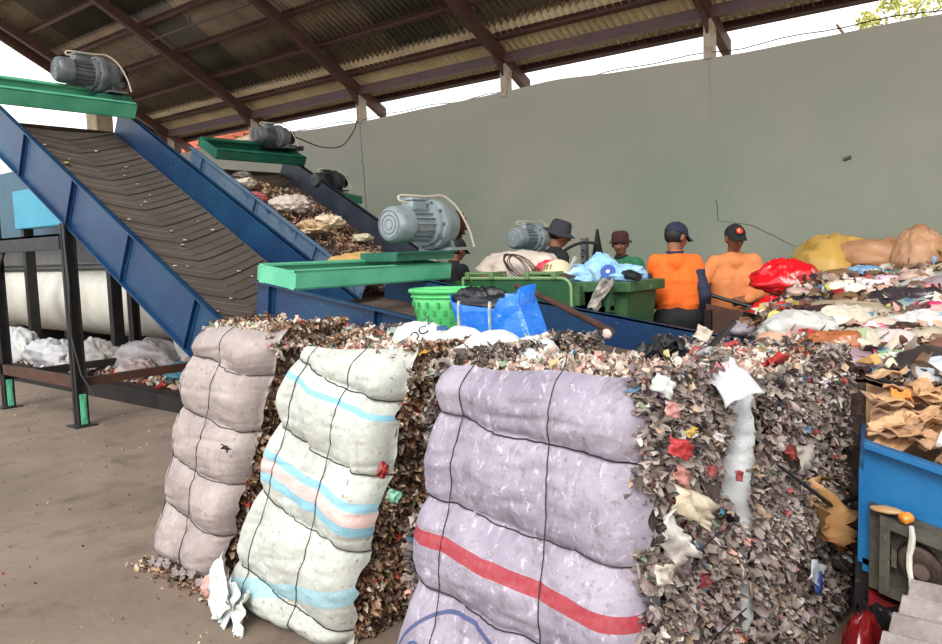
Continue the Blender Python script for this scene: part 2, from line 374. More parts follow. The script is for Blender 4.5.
# ------------------------------------------------------------------ machines
def frame_M(x0, z0, slope):
    th = math.atan(slope); c, s = math.cos(th), math.sin(th)
    return Matrix(((-c, 0, s, x0), (0, 1, 0, 0), (s, 0, c, z0), (0, 0, 0, 1)))
def motor(name, label, p, scale, body, sprocket_mat, M=None):
    t = thing(name, label, 'motor', local=True, group=None)
    L = scale; R = .2*scale
    hz = .245*scale
    def b(): return MB()
    T = Matrix.Translation((0, 0, hz))
    fc = b().lathe([(R*.5, 0), (R*.7, .004*L), (R*.8, .03*L), (R*.84, .06*L), (R*.84, .2*L), (R*.78, .205*L)], 28, T, 'Y').build('fan_cover', body, t, True)
    g = b()
    for k in range(3): g.lathe([(R*(.2+.2*k), -.003), (R*(.2+.2*k)+.008, -.003), (R*(.2+.2*k)+.008, .004), (R*(.2+.2*k), .004)], 24, T, 'Y', False)
    g.build('grille', MOTORK if body is MOTORD else MOTORD, fc)
    b().lathe([(R*.62, .18*L), (R*.66, .2*L), (R*.66, .47*L), (R*.8, .48*L)], 28, T, 'Y').build('motor_body', body, t, True)
    for k in range(18):
        a = 2*math.pi*k/18
        if 1.2 < (a % (2*math.pi)) < 1.95: continue
        c, s = math.cos(a), math.sin(a)
        Mr = T @ Matrix.Rotation(-a, 4, 'Y')
        b().box((R*.62, .22*L, -.004*L), (R*.82, .46*L, .004*L), Mr).build('cooling_fin', body, t)
    b().lathe([(R*.7, .46*L), (R*.98, .465*L), (R*1.0, .5*L), (R*.95, .505*L)], 30, T, 'Y').build('flange', body, t, True)
    b().lathe([(R*.8, .5*L), (R*1.16, .515*L), (R*1.2, .53*L), (R*1.2, .6*L), (R*1.16, .615*L), (R*1.0, .62*L), (R*1.0, .74*L), (R*.85, .79*L), (R*.55, .82*L), (R*.35, .84*L), (R*.3, .88*L)], 32, T, 'Y').build('gearbox', body, t, True)
    for k in range(10):
        a = 2*math.pi*k/10
        b().lathe([(.014*L, -.02*L), (.014*L, .02*L)], 6, T @ Matrix.Translation((R*1.06*math.cos(a), .51*L, R*1.06*math.sin(a))), 'Y').build('bolt', body if body is not MOTOR else MOTORD, t)
    b().box((-.075*L, .24*L, R*.6), (.075*L, .43*L, R*1.08), T, bev=.01*L).box((-.085*L, .23*L, R*1.08), (.085*L, .44*L, R*1.22), T, bev=.008*L).build('terminal_box', body, t, True)
    b().prism([(-R*.75, 0, 0), (-R*.75, 0, .02*L), (-R*.45, 0, hz*.9), (R*.45, 0, hz*.9), (R*.75, 0, .02*L), (R*.75, 0, 0)], (0, .05*L, 0), Matrix.Translation((0, .68*L, 0))).box((-R*1.05, .6*L, 0), (R*1.05, .86*L, .025*L)).build('foot', body, t)
    sp = b().lathe([(R*.12, .8*L), (R*.12, .98*L)], 12, T, 'Y').build('shaft', CHROME, t)
    n = 16; pr = []
    for k in range(n*4):
        a = 2*math.pi*k/(n*4); r = R*(.72 if k % 4 in (0, 1) else .6); pr.append((r*math.cos(a), .9*L, r*math.sin(a)))
    b().prism(pr, (0, .03*L, 0), T).build('sprocket', sprocket_mat, t)
    # supply cable looping from the terminal box over the gearbox
    b().tube(smooth_pts([Vector((0, .24*L, hz+R*1.0)), Vector((-.02, .17*L, hz+R*1.1)), Vector((-.03, .19*L, hz+R*1.32)), Vector((0, .3*L, hz+R*1.32)), Vector((.03*L, .5*L, hz+R*1.3)), Vector((.05*L, .68*L, hz+R*1.34)), Vector((.12*L, .8*L, hz+R*.8)), Vector((.2*L, .87*L, hz-R*.2)), Vector((.24*L, .9*L, 0.02))]), .011*L, 6).build('supply_cable', CABLEM, t, True)
    if M is None: t.location = p
    else: t.matrix_world = M
    return t
def mount_frame(parent, M, l0, l1, y0, y1, h0, h1, mat_, end_mat=None):
    th = .014
    for nm, a, sg in (('cross_channel', l0, 1), ('cross_channel', l1, -1)):
        MB().box((a, y0, h0), (a+sg*th, y1, h1), M).box((a, y0, h0), (a+sg*.07, y1, h0+th), M).box((a, y0, h1-th), (a+sg*.07, y1, h1), M).build(nm, mat_, parent)
    for y in (y0, y1-th):
        MB().box((l0+th, y+(.004 if y == y0 else -.004), h0+.003), (l1-th, y+th+(.004 if y == y0 else -.004), h1-.004), M).build('end_plate', end_mat or mat_, parent)
def channel_rail(parent, M, L0, L1, y, side, hr, mat_, stiff=None, name='side_rail', lip=.05):
    t = .012
    mb = MB().box((L0, y, -hr), (L1, y+side*t, 0), M).box((L0, y, -t), (L1, y+side*lip, 0), M).box((L0, y, -hr), (L1, y+side*lip, -hr+t), M)
    o = mb.build(name, mat_, parent)
    if stiff:
        l = L0+stiff*.7
        while l < L1-.1:
            MB().box((l, y+side*t, -hr+t), (l+.012, y+side*lip*.95, -t), M).box((l-.03, y+side*t, -hr+t), (l+.03, y+side*(t+.006), -t), M).build('stiffener', mat_, o)
            l += stiff
    return o
def belt_conveyor(name, label, x0, xe, y0, y1, c, s, hr, belt_h, railm, railm2, cleats=True, beltm=BELT, pitch=.115):
    z0 = c-s*x0; M = frame_M(x0, z0, s); L = (x0-xe)/math.cos(math.atan(s))
    t = thing(name, label, 'conveyor', ((x0+xe)/2, (y0+y1)/2, 0))
    channel_rail(t, M, 0, L, y0, -1, hr, railm, 1.05)
    channel_rail(t, M, 0, L, y1, 1, hr, railm2, 1.05)
    n = 40; prof = []
    V = []; F = []
    ny = 9
    for i in range(n+1):
        for j in range(ny):
            yy = y0+.02+(y1-y0-.04)*j/(ny-1); q = (j/(ny-1)-.5)*2
            sag = -.02*(1-q*q)
            for h in (0, -.015): V.append(tuple(M @ Vector((L*i/n, yy, belt_h+sag+h))))
    for i in range(n):
        for j in range(ny-1):
            a = (i*ny+j)*2; b_ = ((i+1)*ny+j)*2
            F += [(a, a+2, b_+2, b_), (a+1, b_+1, b_+3, a+3)]
    for i in range(n):
        a = (i*ny)*2; b_ = ((i+1)*ny)*2; F.append((a, b_, b_+1, a+1)); a += (ny-1)*2; b_ += (ny-1)*2; F.append((a, a+1, b_+1, b_))
    belt = obj('belt', V, F, beltm, t, smooth=False)
    if cleats:
        yc = (y0+y1)/2; hw = (y1-y0)/2-.05; l = .1; base = None; k = 0
        while l < L-.35:
            mb = MB(); r = .008
            for sg in (-1, 1):
                pts = []
                for q in range(5):
                    f = q/4; yq = yc+sg*hw*f; sag = -.02*(1-(f)**2)
                    pts.append(Vector((l+.30*max(0, f-.06), yq, belt_h+sag+.002)))
                for a_, b_ in zip(pts[:-1], pts[1:]):
                    mb.add([a_+Vector((-r, 0, 0)), a_+Vector((0, 0, .009)), a_+Vector((r, 0, 0)), b_+Vector((-r, 0, 0)), b_+Vector((0, 0, .009)), b_+Vector((r, 0, 0))], [(0, 1, 4, 3), (1, 2, 5, 4), (0, 2, 1), (3, 4, 5)], M)
            mb.build('chevron_cleat', CLEAT if (k*7) % 3 else CLEATD, belt); l += pitch; k += 1
    MB().box((0, y0+.02, -hr+.02), (L, y1-.02, -hr+.035), M).build('return_belt', beltm, t)
    MB().lathe([(.02, y0-.05), (.05, y0-.05), (.05, y0), (.13, y0+.01), (.13, y1-.01), (.05, y1), (.05, y1+.05), (.02, y1+.05)], 20, M @ Matrix.Translation((L-.02, 0, belt_h-.13)), 'Y').build('head_drum', STEELD, t)
    return t, M, L

S1 = .552; C1 = -1.69
c1, M1, L1 = belt_conveyor('inclined_conveyor', 'large blue inclined belt conveyor with bare black chevron belt and grey motor', -4.62, -8.95, 3.23, 4.6, C1, S1, .46, -.29, BLUE, BLUE)
mount_frame(c1, M1, L1-.42, L1-.02, 3.0, 4.58, .03, .2, GREEN)
for x, y in ((-7.32, 3.2), (-9.0, 3.2), (-9.0, 4.63), (-7.32, 4.63)):
    zt = C1-S1*max(x, -8.9)-.50
    lg = MB().box((x-.05, y-.05, .012), (x+.05, y-.035, zt)).box((x-.05, y+.035, .012), (x+.05, y+.05, zt)).box((x-.008, y-.05, .012), (x+.008, y+.05, zt)).box((x-.1, y-.1, 0), (x+.1, y+.1, .014)).build('leg', BLACKST, c1)
    MB().box((x+.05, y-.03, .02), (x+.062, y+.03, .3), bev=.004).box((x+.06, y-.012, .08), (x+.075, y+.012, .24)).build('green_bracket', GREEN, lg)
# service frame between the first legs: top beam, rusty bar, near post
MB().box((-8.95, 3.14, 1.62), (-7.37, 3.25, 1.76)).box((-8.95, 3.14, 1.74), (-7.37, 3.3, 1.76)).build('cross_beam', BLACKST, c1)
MB().box((-9.0, 3.15, .36), (-7.37, 3.2, .46)).build('lower_bar', RUSTBAR, c1)
MB().box((-7.37, 3.24, .36), (-7.32, 4.58, .44)).build('lower_bar', RUSTBAR, c1)
MB().box((-9.0, 3.25, .3), (-8.95, 4.58, .38)).build('lower_bar', BLACKST, c1)
MB().prism([(-8.95, 3.17, 1.62), (-8.95, 3.17, 1.4), (-8.72, 3.17, 1.62)], (0, .02, 0)).build('gusset', BLACKST, c1)
MB().tube([(-7.28, 3.15, 1.72), (-7.2, 3.13, 1.3), (-7.24, 3.12, .9), (-7.1, 3.13, .5), (-7.0, 3.2, .3)], .009, 6).build('hanging_cable', CABLEK, c1, True)
ms = .80
Mm = M1 @ Matrix.Translation((L1-.2, 3.78, .152)) @ Matrix.Diagonal((-1, 1, 1, 1)) 
def rigid(Mx, y, l, h, yaw=0):
    p = Mx @ Vector((l, y, h)); return Matrix.Translation(p)
motor('gear_motor', 'grey gear motor on the green cross frame at the head of the large bare conveyor', None, .8, MOTORD, STEELD, rigid(M1, 3.8, L1-.2, .2))
MB().box((-8.7-.2, 4.2, 3.22), (-8.7+.14, 4.56, 3.31)).build('motor_plate', GREEN_DK, c1)

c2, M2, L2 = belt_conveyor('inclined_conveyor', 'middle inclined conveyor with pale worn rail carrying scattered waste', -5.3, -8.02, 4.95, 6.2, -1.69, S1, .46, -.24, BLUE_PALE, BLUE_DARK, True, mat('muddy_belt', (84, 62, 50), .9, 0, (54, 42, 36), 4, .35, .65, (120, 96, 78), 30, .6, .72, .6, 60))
mount_frame(c2, M2, L2-.4, L2-.02, 4.98, 6.2, .03, .14, GREEN_DK)
MB().box((-8.05, 5.8, 2.77), (-7.75, 6.28, 2.82)).build('motor_plate', BLACKST, c2)
for x, y in ((-7.6, 4.9), (-7.6, 6.26), (-6.0, 6.26), (-6.0, 4.9)):
    MB().box((x-.045, y-.045, 0), (x+.045, y+.045, C1-S1*x-.5)).box((x-.09, y-.09, 0), (x+.09, y+.09, .012)).build('leg', BLACKST, c2)
motor('gear_motor', 'old grey gear motor at the head of the waste-laden conveyor under the roof edge', None, .56, MOTORD, STEELD, rigid(M2, 5.6, L2-.2, .15))
t = thing('motor_stand', 'small dark green channel stand bolted beside the waste-laden conveyor', 'stand', (-7.45, 6.55, 0))
MB().box((-7.5, 6.5, 0), (-7.4, 6.6, 2.1)).box((-7.58, 6.42, 0), (-7.32, 6.68, .012)).build('post', BLACKST, t)
MB().prism([(-7.66, 6.24, 2.2), (-7.66, 6.24, 2.29), (-7.2, 6.24, 2.19), (-7.2, 6.24, 2.1)], (0, .46, 0)).build('channel', GREEN_DK, t)
motor('gear_motor', 'small sooty black gear motor on its own stand before the green wall', (-7.45, 6.17, 2.26), .52, MOTORK, STEELD)

# sorting conveyor ----------------------------------------------------
SS = .14; CS = 1.12-.14*3.2
sc_, M3, L3 = belt_conveyor('sorting_conveyor', 'long low blue sorting conveyor running behind the bales past the workers', -1.72, -4.7, 3.35, 4.6, CS, SS, .36, -.2, BLUE, BLUE, False, mat('brown_belt', (92, 78, 70), .85, 0, (70, 58, 52), 3, .35, .65, (130, 116, 104), 30, .62, .75, .4, 60))
mount_frame(sc_, M3, L3-.47, L3-.05, 3.3, 4.88, .0, .13, GREEN)
MB().box((-4.62, 4.25, 1.43), (-4.22, 4.92, 1.445)).box((-4.62, 4.25, 1.445), (-4.61, 4.92, 1.485)).box((-4.23, 4.25, 1.445), (-4.22, 4.92, 1.485)).box((-4.62, 4.25, 1.485), (-4.2, 4.94, 1.499)).box((-4.61, 4.25, 1.445), (-4.23, 4.26, 1.485)).build('motor_box', GREEN_DK, sc_)
for x in (-4.4, -3.2, -2.0):
    for y in (3.3, 4.65):
        MB().box((x-.04, y-.04, 0), (x+.04, y+.04, CS-SS*x-.37)).box((x-.08, y-.08, 0), (x+.08, y+.08, .012)).build('leg', BLACKST, sc_)
motor('gear_motor', 'large clean silver grey gear motor on the bright green frame', None, .87, MOTOR, mat('rusty_sprocket', (98, 56, 44), .7, .5), Matrix.Translation((-4.38, 4.34, 1.50)))
MB().box((-4.3, 3.42, .92), (-3.75, 3.46, 1.1)).build('guard_plate', mat('light_blue_paint', (60, 140, 190), .45, 0, (80, 150, 190), 4, .4, .6), sc_)
motor('gear_motor', 'grey gear motor with round rear disc standing behind the white sack', (-4.5, 6.12, 1.44), .62, MOTOR, mat('brown_disc', (120, 96, 80), .7, .2))
t = thing('motor_stand', 'green steel stand under the motor behind the white sack', 'stand', (-4.5, 6.3, 0))
MB().box((-4.62, 6.1, 1.36), (-4.38, 6.7, 1.44)).build('top_channel', GREEN_DK, t)
for y in (6.15, 6.6): MB().box((-4.55, y-.04, 0), (-4.45, y+.04, 1.36)).build('leg', GREEN_DK, t)

# things behind the conveyor legs --------------------------------------
t = thing('drum', 'large white horizontal drum behind the conveyor legs', 'drum', (-12, 5.9, 0))
MB().lathe([(.1, -15.1), (.44, -15.1), (.5, -15.0), (.5, -9.25), (.44, -9.15), (.1, -9.15)], 40, Matrix.Translation((0, 5.5, .93)), 'X').build('shell', mat('white_drum_paint', (206, 204, 194), .5, 0, (180, 176, 164), 2, .4, .7, (120, 110, 98), 16, .68, .76), t, True)
for x in (-13.9, -11.9, -10.0): MB().box((x-.12, 5.1, 0), (x+.12, 5.9, .5)).build('cradle', BLACKST, t)
MB().box((-15.0, 5.2, 1.41), (-9.2, 5.24, 1.43)).box((-15.0, 5.2, 1.47), (-9.2, 5.24, 1.49)).build('pipe_rail', CHROME, t)
MB().box((-15.0, 5.25, 1.38), (-9.2, 5.9, 1.86)).build('cover', mat('grey_cover', (104, 102, 98), .6, 0, (80, 78, 76), 3, .4, .7), t)
t = thing('control_box', 'bright cyan steel box under the head of the large conveyor', 'box', (-10.8, 4.5, 0))
MB().box((-11.9, 4.5, 1.98), (-9.3, 4.75, 2.5), bev=.01).build('casing', mat('cyan_paint', (46, 146, 176), .5, 0, (70, 160, 184), 3, .4, .7, (40, 120, 150), 12, .6, .7), t)
for x in (-11.8, -9.4):
    MB().box((x-.05, 4.55, 0), (x+.05, 4.68, 1.98)).build('leg', BLACKST, t)
MB().box((-15.0, 4.95, 1.9), (-9.9, 5.05, 2.9)).build('back_panel', mat('teal_panel', (34, 74, 92), .5, 0, (40, 90, 110), 3, .4, .7), t)

# wheeled bins ---------------------------------------------------------
BING = mat('bin_green', (26, 76, 44), .5, 0, (42, 92, 54), 3, .4, .7, (120, 140, 96), 14, .62, .72, .1)
BING2 = mat('faded_bin_green', (66, 102, 62), .6, 0, (40, 78, 48), 3, .38, .66, (140, 146, 110), 10, .6, .72, .1)
def wheelie(label, x, y, m_, w=.95, d=.6, h=1.22, lid=None):
    t = thing('wheeled_bin', label, 'bin', (x+w/2, y+d/2, 0))
    i = .07
    V = []; F = []
    for (zz, k) in ((.12, i), (h-.06, 0), (h-.06, .02), (.2, i+.02)):
        V += [(x+k, y+k, zz), (x+w-k, y+k, zz), (x+w-k, y+d-k, zz), (x+k, y+d-k, zz)]
    for a in range(3):
        for q in range(4): F.append((a*4+q, a*4+(q+1) % 4, a*4+4+(q+1) % 4, a*4+4+q))
    F += [(3, 2, 1, 0), (12, 13, 14, 15)]
    obj('body', V, F, m_, t)
    r = MB(); e = .05
    r.box((x-e, y-e, h-.075), (x+w+e, y, h), bev=.008).box((x-e, y+d, h-.075), (x+w+e, y+d+e, h), bev=.008).box((x-e, y, h-.075), (x, y+d, h), bev=.008).box((x+w, y, h-.075), (x+w+e, y+d, h), bev=.008).build('rim', m_, t)
    for k in (.08, w-.36):
        r = MB(); yy = y-e
        r.box((x+k, yy-.05, h-.2), (x+k+.03, yy, h-.03)).box((x+k+.25, yy-.05, h-.2), (x+k+.28, yy, h-.03)).box((x+k, yy-.07, h-.21), (x+k+.28, yy, h-.17)).box((x+k+.03, yy+.02, h-.17), (x+k+.25, yy+.045, h-.03))
        r.build('handle', m_, t)
    for k in (.25, .5, .75):
        MB().box((x+w*k-.015, y+.02, .3), (x+w*k+.015, y+.07, h-.25)).build('rib', m_, t)
    for sx in (x+.1, x+w-.1):
        for sy in (y+.12, y+d-.12): MB().lathe([(.03, -.025), (.09, -.025), (.1, 0), (.09, .025), (.03, .025)], 16, Matrix.Translation((sx, sy, .1)), 'X').build('wheel', BLACKST, t)
    if lid:
        a, b, yl = lid; pr = []
        z1, z0_ = h+.03, h-.28; rr = .08
        pts = [(a, z1), (a, z0_), (b-rr, z0_)]+[(b-rr+rr*math.sin(q), z0_+rr-rr*math.cos(q)) for q in (.4, .8, 1.2, 1.57)]+[(b, z1-rr)]+[(b-rr+rr*math.cos(q), z1-rr+rr*math.sin(q)) for q in (.4, .8, 1.2, 1.57)]
        l = MB().prism([(p[0], yl, p[1]) for p in pts], (0, .02, 0)).build('lid', m_, t)
        edge = [Vector((p[0], yl-.004, p[1])) for p in pts]
        MB().tube(edge+[edge[0]], .012, 6).build('lid_lip', mat('pale_green_edge', (128, 160, 112), .6), l)
        for xx in (a+.04, a+.62):
            hg = MB().box((xx, yl-.03, z1-.01), (xx+.04, yl+.16, z1+.05), bev=.006).box((xx+.24, yl-.03, z1-.01), (xx+.28, yl+.16, z1+.05), bev=.006).tube([(xx+.02, yl, z1+.035), (xx+.26, yl, z1+.035)], .014, 8)
            hg.build('hinge', mat('pale_hinge_green', (98, 128, 84), .6), t)
    return t
wheelie('dark green wheeled bin with its lid hanging open, holding the white sack', -4.25, 5.02, BING, .88, .58, 1.24, lid=(-4.08, -3.06, 4.86))
wheelie('faded green wheeled bin heaped with light blue clothes', -3.14, 4.97, BING2, .47, .45, 1.24)

# ------------------------------------------------------------------ waste: flakes, crumples
def pal(lst):
    c = np.array([lin(q[:3]) for q in lst]); w_ = np.array([q[3] for q in lst], float); return c, w_/w_.sum()
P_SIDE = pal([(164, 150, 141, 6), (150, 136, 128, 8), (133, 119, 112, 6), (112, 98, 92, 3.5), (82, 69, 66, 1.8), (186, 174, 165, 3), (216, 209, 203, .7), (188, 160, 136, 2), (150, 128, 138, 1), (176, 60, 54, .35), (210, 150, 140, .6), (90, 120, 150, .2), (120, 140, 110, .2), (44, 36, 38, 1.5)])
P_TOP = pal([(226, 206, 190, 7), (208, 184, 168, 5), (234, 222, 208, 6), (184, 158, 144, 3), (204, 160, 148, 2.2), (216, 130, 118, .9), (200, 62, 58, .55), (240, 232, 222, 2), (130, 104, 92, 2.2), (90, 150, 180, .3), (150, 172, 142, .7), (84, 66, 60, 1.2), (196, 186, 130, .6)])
P_BROWN = pal([(176, 140, 112, 4), (150, 112, 86, 5), (196, 166, 138, 4), (120, 88, 68, 4), (222, 204, 184, 2), (84, 58, 46, 3), (196, 60, 50, .5), (150, 160, 130, .7), (100, 78, 66, 3)])
P_HEAP = pal([(206, 190, 174, 5), (170, 140, 122, 5), (228, 220, 210, 4), (134, 100, 84, 4), (96, 66, 56, 3.5), (60, 46, 46, 2.5), (206, 60, 60, .9), (222, 160, 150, 1.5), (176, 196, 150, 1), (120, 160, 190, .6), (214, 190, 90, .7), (150, 120, 90, 3), (40, 36, 40, 1)])
def flakes(name, P, N, size, palette, parent, seed=0, out=.55, mat_=None, aspect=1.0, embed=.25, droop=1.):
    rng = np.random.default_rng(seed); n = len(P)
    a = N*out+rng.normal(size=(n, 3))*.55; a /= np.linalg.norm(a, axis=1)[:, None]
    b = np.cross(a, rng.normal(size=(n, 3))); b /= np.linalg.norm(b, axis=1)[:, None]; c = np.cross(a, b)
    s = rng.uniform(size[0], size[1], n)*rng.uniform(.6, 1.25, n)
    wv = s*rng.uniform(.3, .75, n)*aspect
    V = np.zeros((n, 12, 3)); curl = rng.uniform(-.9, .9, n)
    for i in range(4):
        for j in range(3):
            q = i/3-embed; u = q*s*(1+rng.uniform(-.12, .12, n)); v = (j-1)*.5*wv*(1-.35*abs(i-1.5)/1.5+rng.uniform(-.35, .35, n)); h = curl*s*q*q+rng.uniform(-.16, .16, n)*s+(.22*wv*(1 if j == 1 else -1))*rng.uniform(0, 1, n)
            V[:, i*3+j] = P+a*u[:, None]+b*v[:, None]+c*h[:, None]-np.array([0, 0, .35])*((q**2)*s)[:, None]*droop
    q = []
    for i in range(3):
        for j in range(2): q.append((i*3+j, (i+1)*3+j, (i+1)*3+j+1, i*3+j+1))
    F = (np.array(q)[None]+np.arange(n)[:, None, None]*12).reshape(-1, 4)
    ci = rng.choice(len(palette[0]), n, p=palette[1]); C = palette[0][ci]*rng.uniform(.74, 1.04, (n, 1))
    o = obj(name, V.reshape(-1, 3), F, mat_ or FLAKE, parent, col=np.repeat(np.clip(C, 0, 1), 12, 0), smooth=True); o['kind'] = 'stuff'
    return o
def crumple(name, c, r, colr, parent=None, seed=0, amp=.3, freq=3., n=26, mt=None, rot=0., flat=0., col2=None):
    """closed crumpled lump: radii r, ridged folds"""
    m_ = n//2; th = np.linspace(0, math.pi, m_+1); ph = np.linspace(0, 2*math.pi, n, endpoint=False)
    T, Pp = np.meshgrid(th, ph, indexing='ij'); D = np.stack([np.sin(T)*np.cos(Pp), np.sin(T)*np.sin(Pp), np.cos(T)], -1)
    k = 1+amp*(fbm(D*freq+seed*3.7, seed, 3, True)*.75+.5*vn(D*1.3+seed, seed+9))+(.1*amp/.3*fbm(D*freq*2.6+seed*1.7, seed+21, 2, True) if n > 30 else 0)
    V = D*k[..., None]*np.array(r)
    if flat: V[..., 2] = np.where(V[..., 2] < 0, V[..., 2]*flat, V[..., 2])
    cr_, sr = math.cos(rot), math.sin(rot); x = V[..., 0]*cr_-V[..., 1]*sr; y = V[..., 0]*sr+V[..., 1]*cr_; V = np.stack([x, y, V[..., 2]], -1)+np.array(c)
    V = V.reshape(-1, 3); F = []
    for i in range(m_):
        for j in range(n): F.append((i*n+j, (i+1)*n+j, (i+1)*n+(j+1) % n, i*n+(j+1) % n))
    cc = np.array(lin(colr))[None]*np.ones((len(V), 1))
    if col2 is not None:
        q = (vn(D*2.2+seed*1.3, seed+3) > .15).reshape(-1, 1); cc = np.where(q, np.array(lin(col2))[None], cc)
    return obj(name, V, np.array(F), mt or MATTE, parent, smooth=(n > 58), col=cc)
def sheet(name, c, sx, sy, colr, nrm=(0, 0, 1), rot=0., seed=0, amp=.12, parent=None, mt=None, n=7, th=.004, freq=5):
    """thin crumpled sheet with a ragged outline and real thickness"""
    nn = Vector(nrm).normalized(); a = nn.orthogonal().normalized(); a.rotate(Matrix.Rotation(rot, 3, nn)); b = nn.cross(a)
    a, b, nn = map(np.array, (a, b, nn)); rng = np.random.default_rng(seed)
    V = []
    g = np.linspace(-1, 1, n); U, W = np.meshgrid(g, g, indexing='ij')
    e = 1+.22*vn(np.stack([U*1.7+seed, W*1.7, U*0], -1), seed)
    h = amp*max(sx, sy)*fbm(np.stack([U*freq*.3+seed*2.1, W*freq*.3, U*0], -1), seed+1, 3, True)
    p = np.array(c)+(U*e*sx/2)[..., None]*a+(W*e*sy/2)[..., None]*b+h[..., None]*nn
    p2 = p-nn*th; V = np.concatenate([p.reshape(-1, 3), p2.reshape(-1, 3)]); F = []; o_ = n*n
    for i in range(n-1):
        for j in range(n-1):
            q = i*n+j; F.append((q, q+n, q+n+1, q+1)); F.append((q+o_, q+1+o_, q+n+1+o_, q+n+o_))
    rim = [j for j in range(n)]+[i*n+n-1 for i in range(1, n)]+[(n-1)*n+j for j in range(n-2, -1, -1)]+[i*n for i in range(n-2, 0, -1)]
    for k in range(len(rim)): x, y = rim[k], rim[(k+1) % len(rim)]; F.append((x, y, y+o_, x+o_))
    return obj(name, V, np.array(F), mt or MATTE, parent, col=np.array(lin(colr))[None]*np.ones((len(V), 1)))

# ------------------------------------------------------------------ bales
def sack_mat(name, base, blotch, stripes=(), weave=.25, extra=None, b2=None, speck=.35):
    M = mat(name, base, .62, 0, blotch, 4.5, .36, .66, b2 or (120, 106, 100), 34, .6, .72, weave, 60)
    nt = M.node_tree; N = nt.nodes; b = N['Principled BSDF']
    uvn = N.new('ShaderNodeUVMap'); uvn.uv_map = 'UVMap'; sp = N.new('ShaderNodeSeparateXYZ'); nt.links.new(uvn.outputs[0], sp.inputs[0])
    def math_(op, a, b_=None, c=None):
        q = N.new('ShaderNodeMath'); q.operation = op
        for i, v in enumerate((a, b_, c)):
            if v is None: continue
            if isinstance(v, (int, float)): q.inputs[i].default_value = v
            else: nt.links.new(v, q.inputs[i])
        return q.outputs[0]
    cur = b.inputs['Base Color'].links[0].from_socket
    def over(fac, colr):
        nonlocal cur
        mx = N.new('ShaderNodeMix'); mx.data_type = 'RGBA'; nt.links.new(fac, mx.inputs['Factor']); nt.links.new(cur, mx.inputs['A']); mx.inputs['B'].default_value = (*lin(colr), 1); cur = mx.outputs['Result']
    if speck:
        for sc_q, lo_q, colr_q, f_q in ((11, .56, (116, 104, 110), .55), (32, .6, tuple(min(255, q*1.28) for q in base), .7), (55, .63, (92, 80, 84), .7)):
            ns = N.new('ShaderNodeTexNoise'); ns.inputs['Scale'].default_value = sc_q; ns.inputs['Detail'].default_value = 7; ns.inputs['Roughness'].default_value = .7; ns.inputs['Distortion'].default_value = .6; nt.links.new(uvn.outputs[0], ns.inputs['Vector'])
            mr_ = N.new('ShaderNodeMapRange'); mr_.inputs['From Min'].default_value = lo_q-.04; mr_.inputs['From Max'].default_value = lo_q+.06; mr_.inputs['To Max'].default_value = f_q*speck; nt.links.new(ns.outputs['Fac'], mr_.inputs['Value']); over(mr_.outputs['Result'], colr_q)
    nz = N.new('ShaderNodeTexNoise'); nz.inputs['Scale'].default_value = 60; nt.links.new(uvn.outputs[0], nz.inputs['Vector'])
    for (v0, v1, slope, colr, strength) in stripes:
        vv = math_('ADD', sp.outputs['Y'], math_('MULTIPLY', sp.outputs['X'], -slope))
        f = math_('MULTIPLY', math_('MULTIPLY', math_('GREATER_THAN', vv, v0), math_('LESS_THAN', vv, v1)), math_('MULTIPLY_ADD', nz.outputs['Fac'], .3, strength-.15))
        over(f, colr)
    if extra: extra(N, nt, sp, math_, over)
    # fine woven tape relief
    wv = N.new('ShaderNodeTexChecker'); wv.inputs['Scale'].default_value = 240; nt.links.new(uvn.outputs[0], wv.inputs['Vector'])
    bp = N.new('ShaderNodeBump'); bp.inputs['Strength'].default_value = .12; bp.inputs['Distance'].default_value = .002; nt.links.new(wv.outputs['Fac'], bp.inputs['Height'])
    old = b.inputs['Normal'].links[0].from_socket; nt.links.new(old, bp.inputs['Normal']); nt.links.new(bp.outputs['Normal'], b.inputs['Normal'])
    nt.links.new(cur, b.inputs['Base Color']); return M

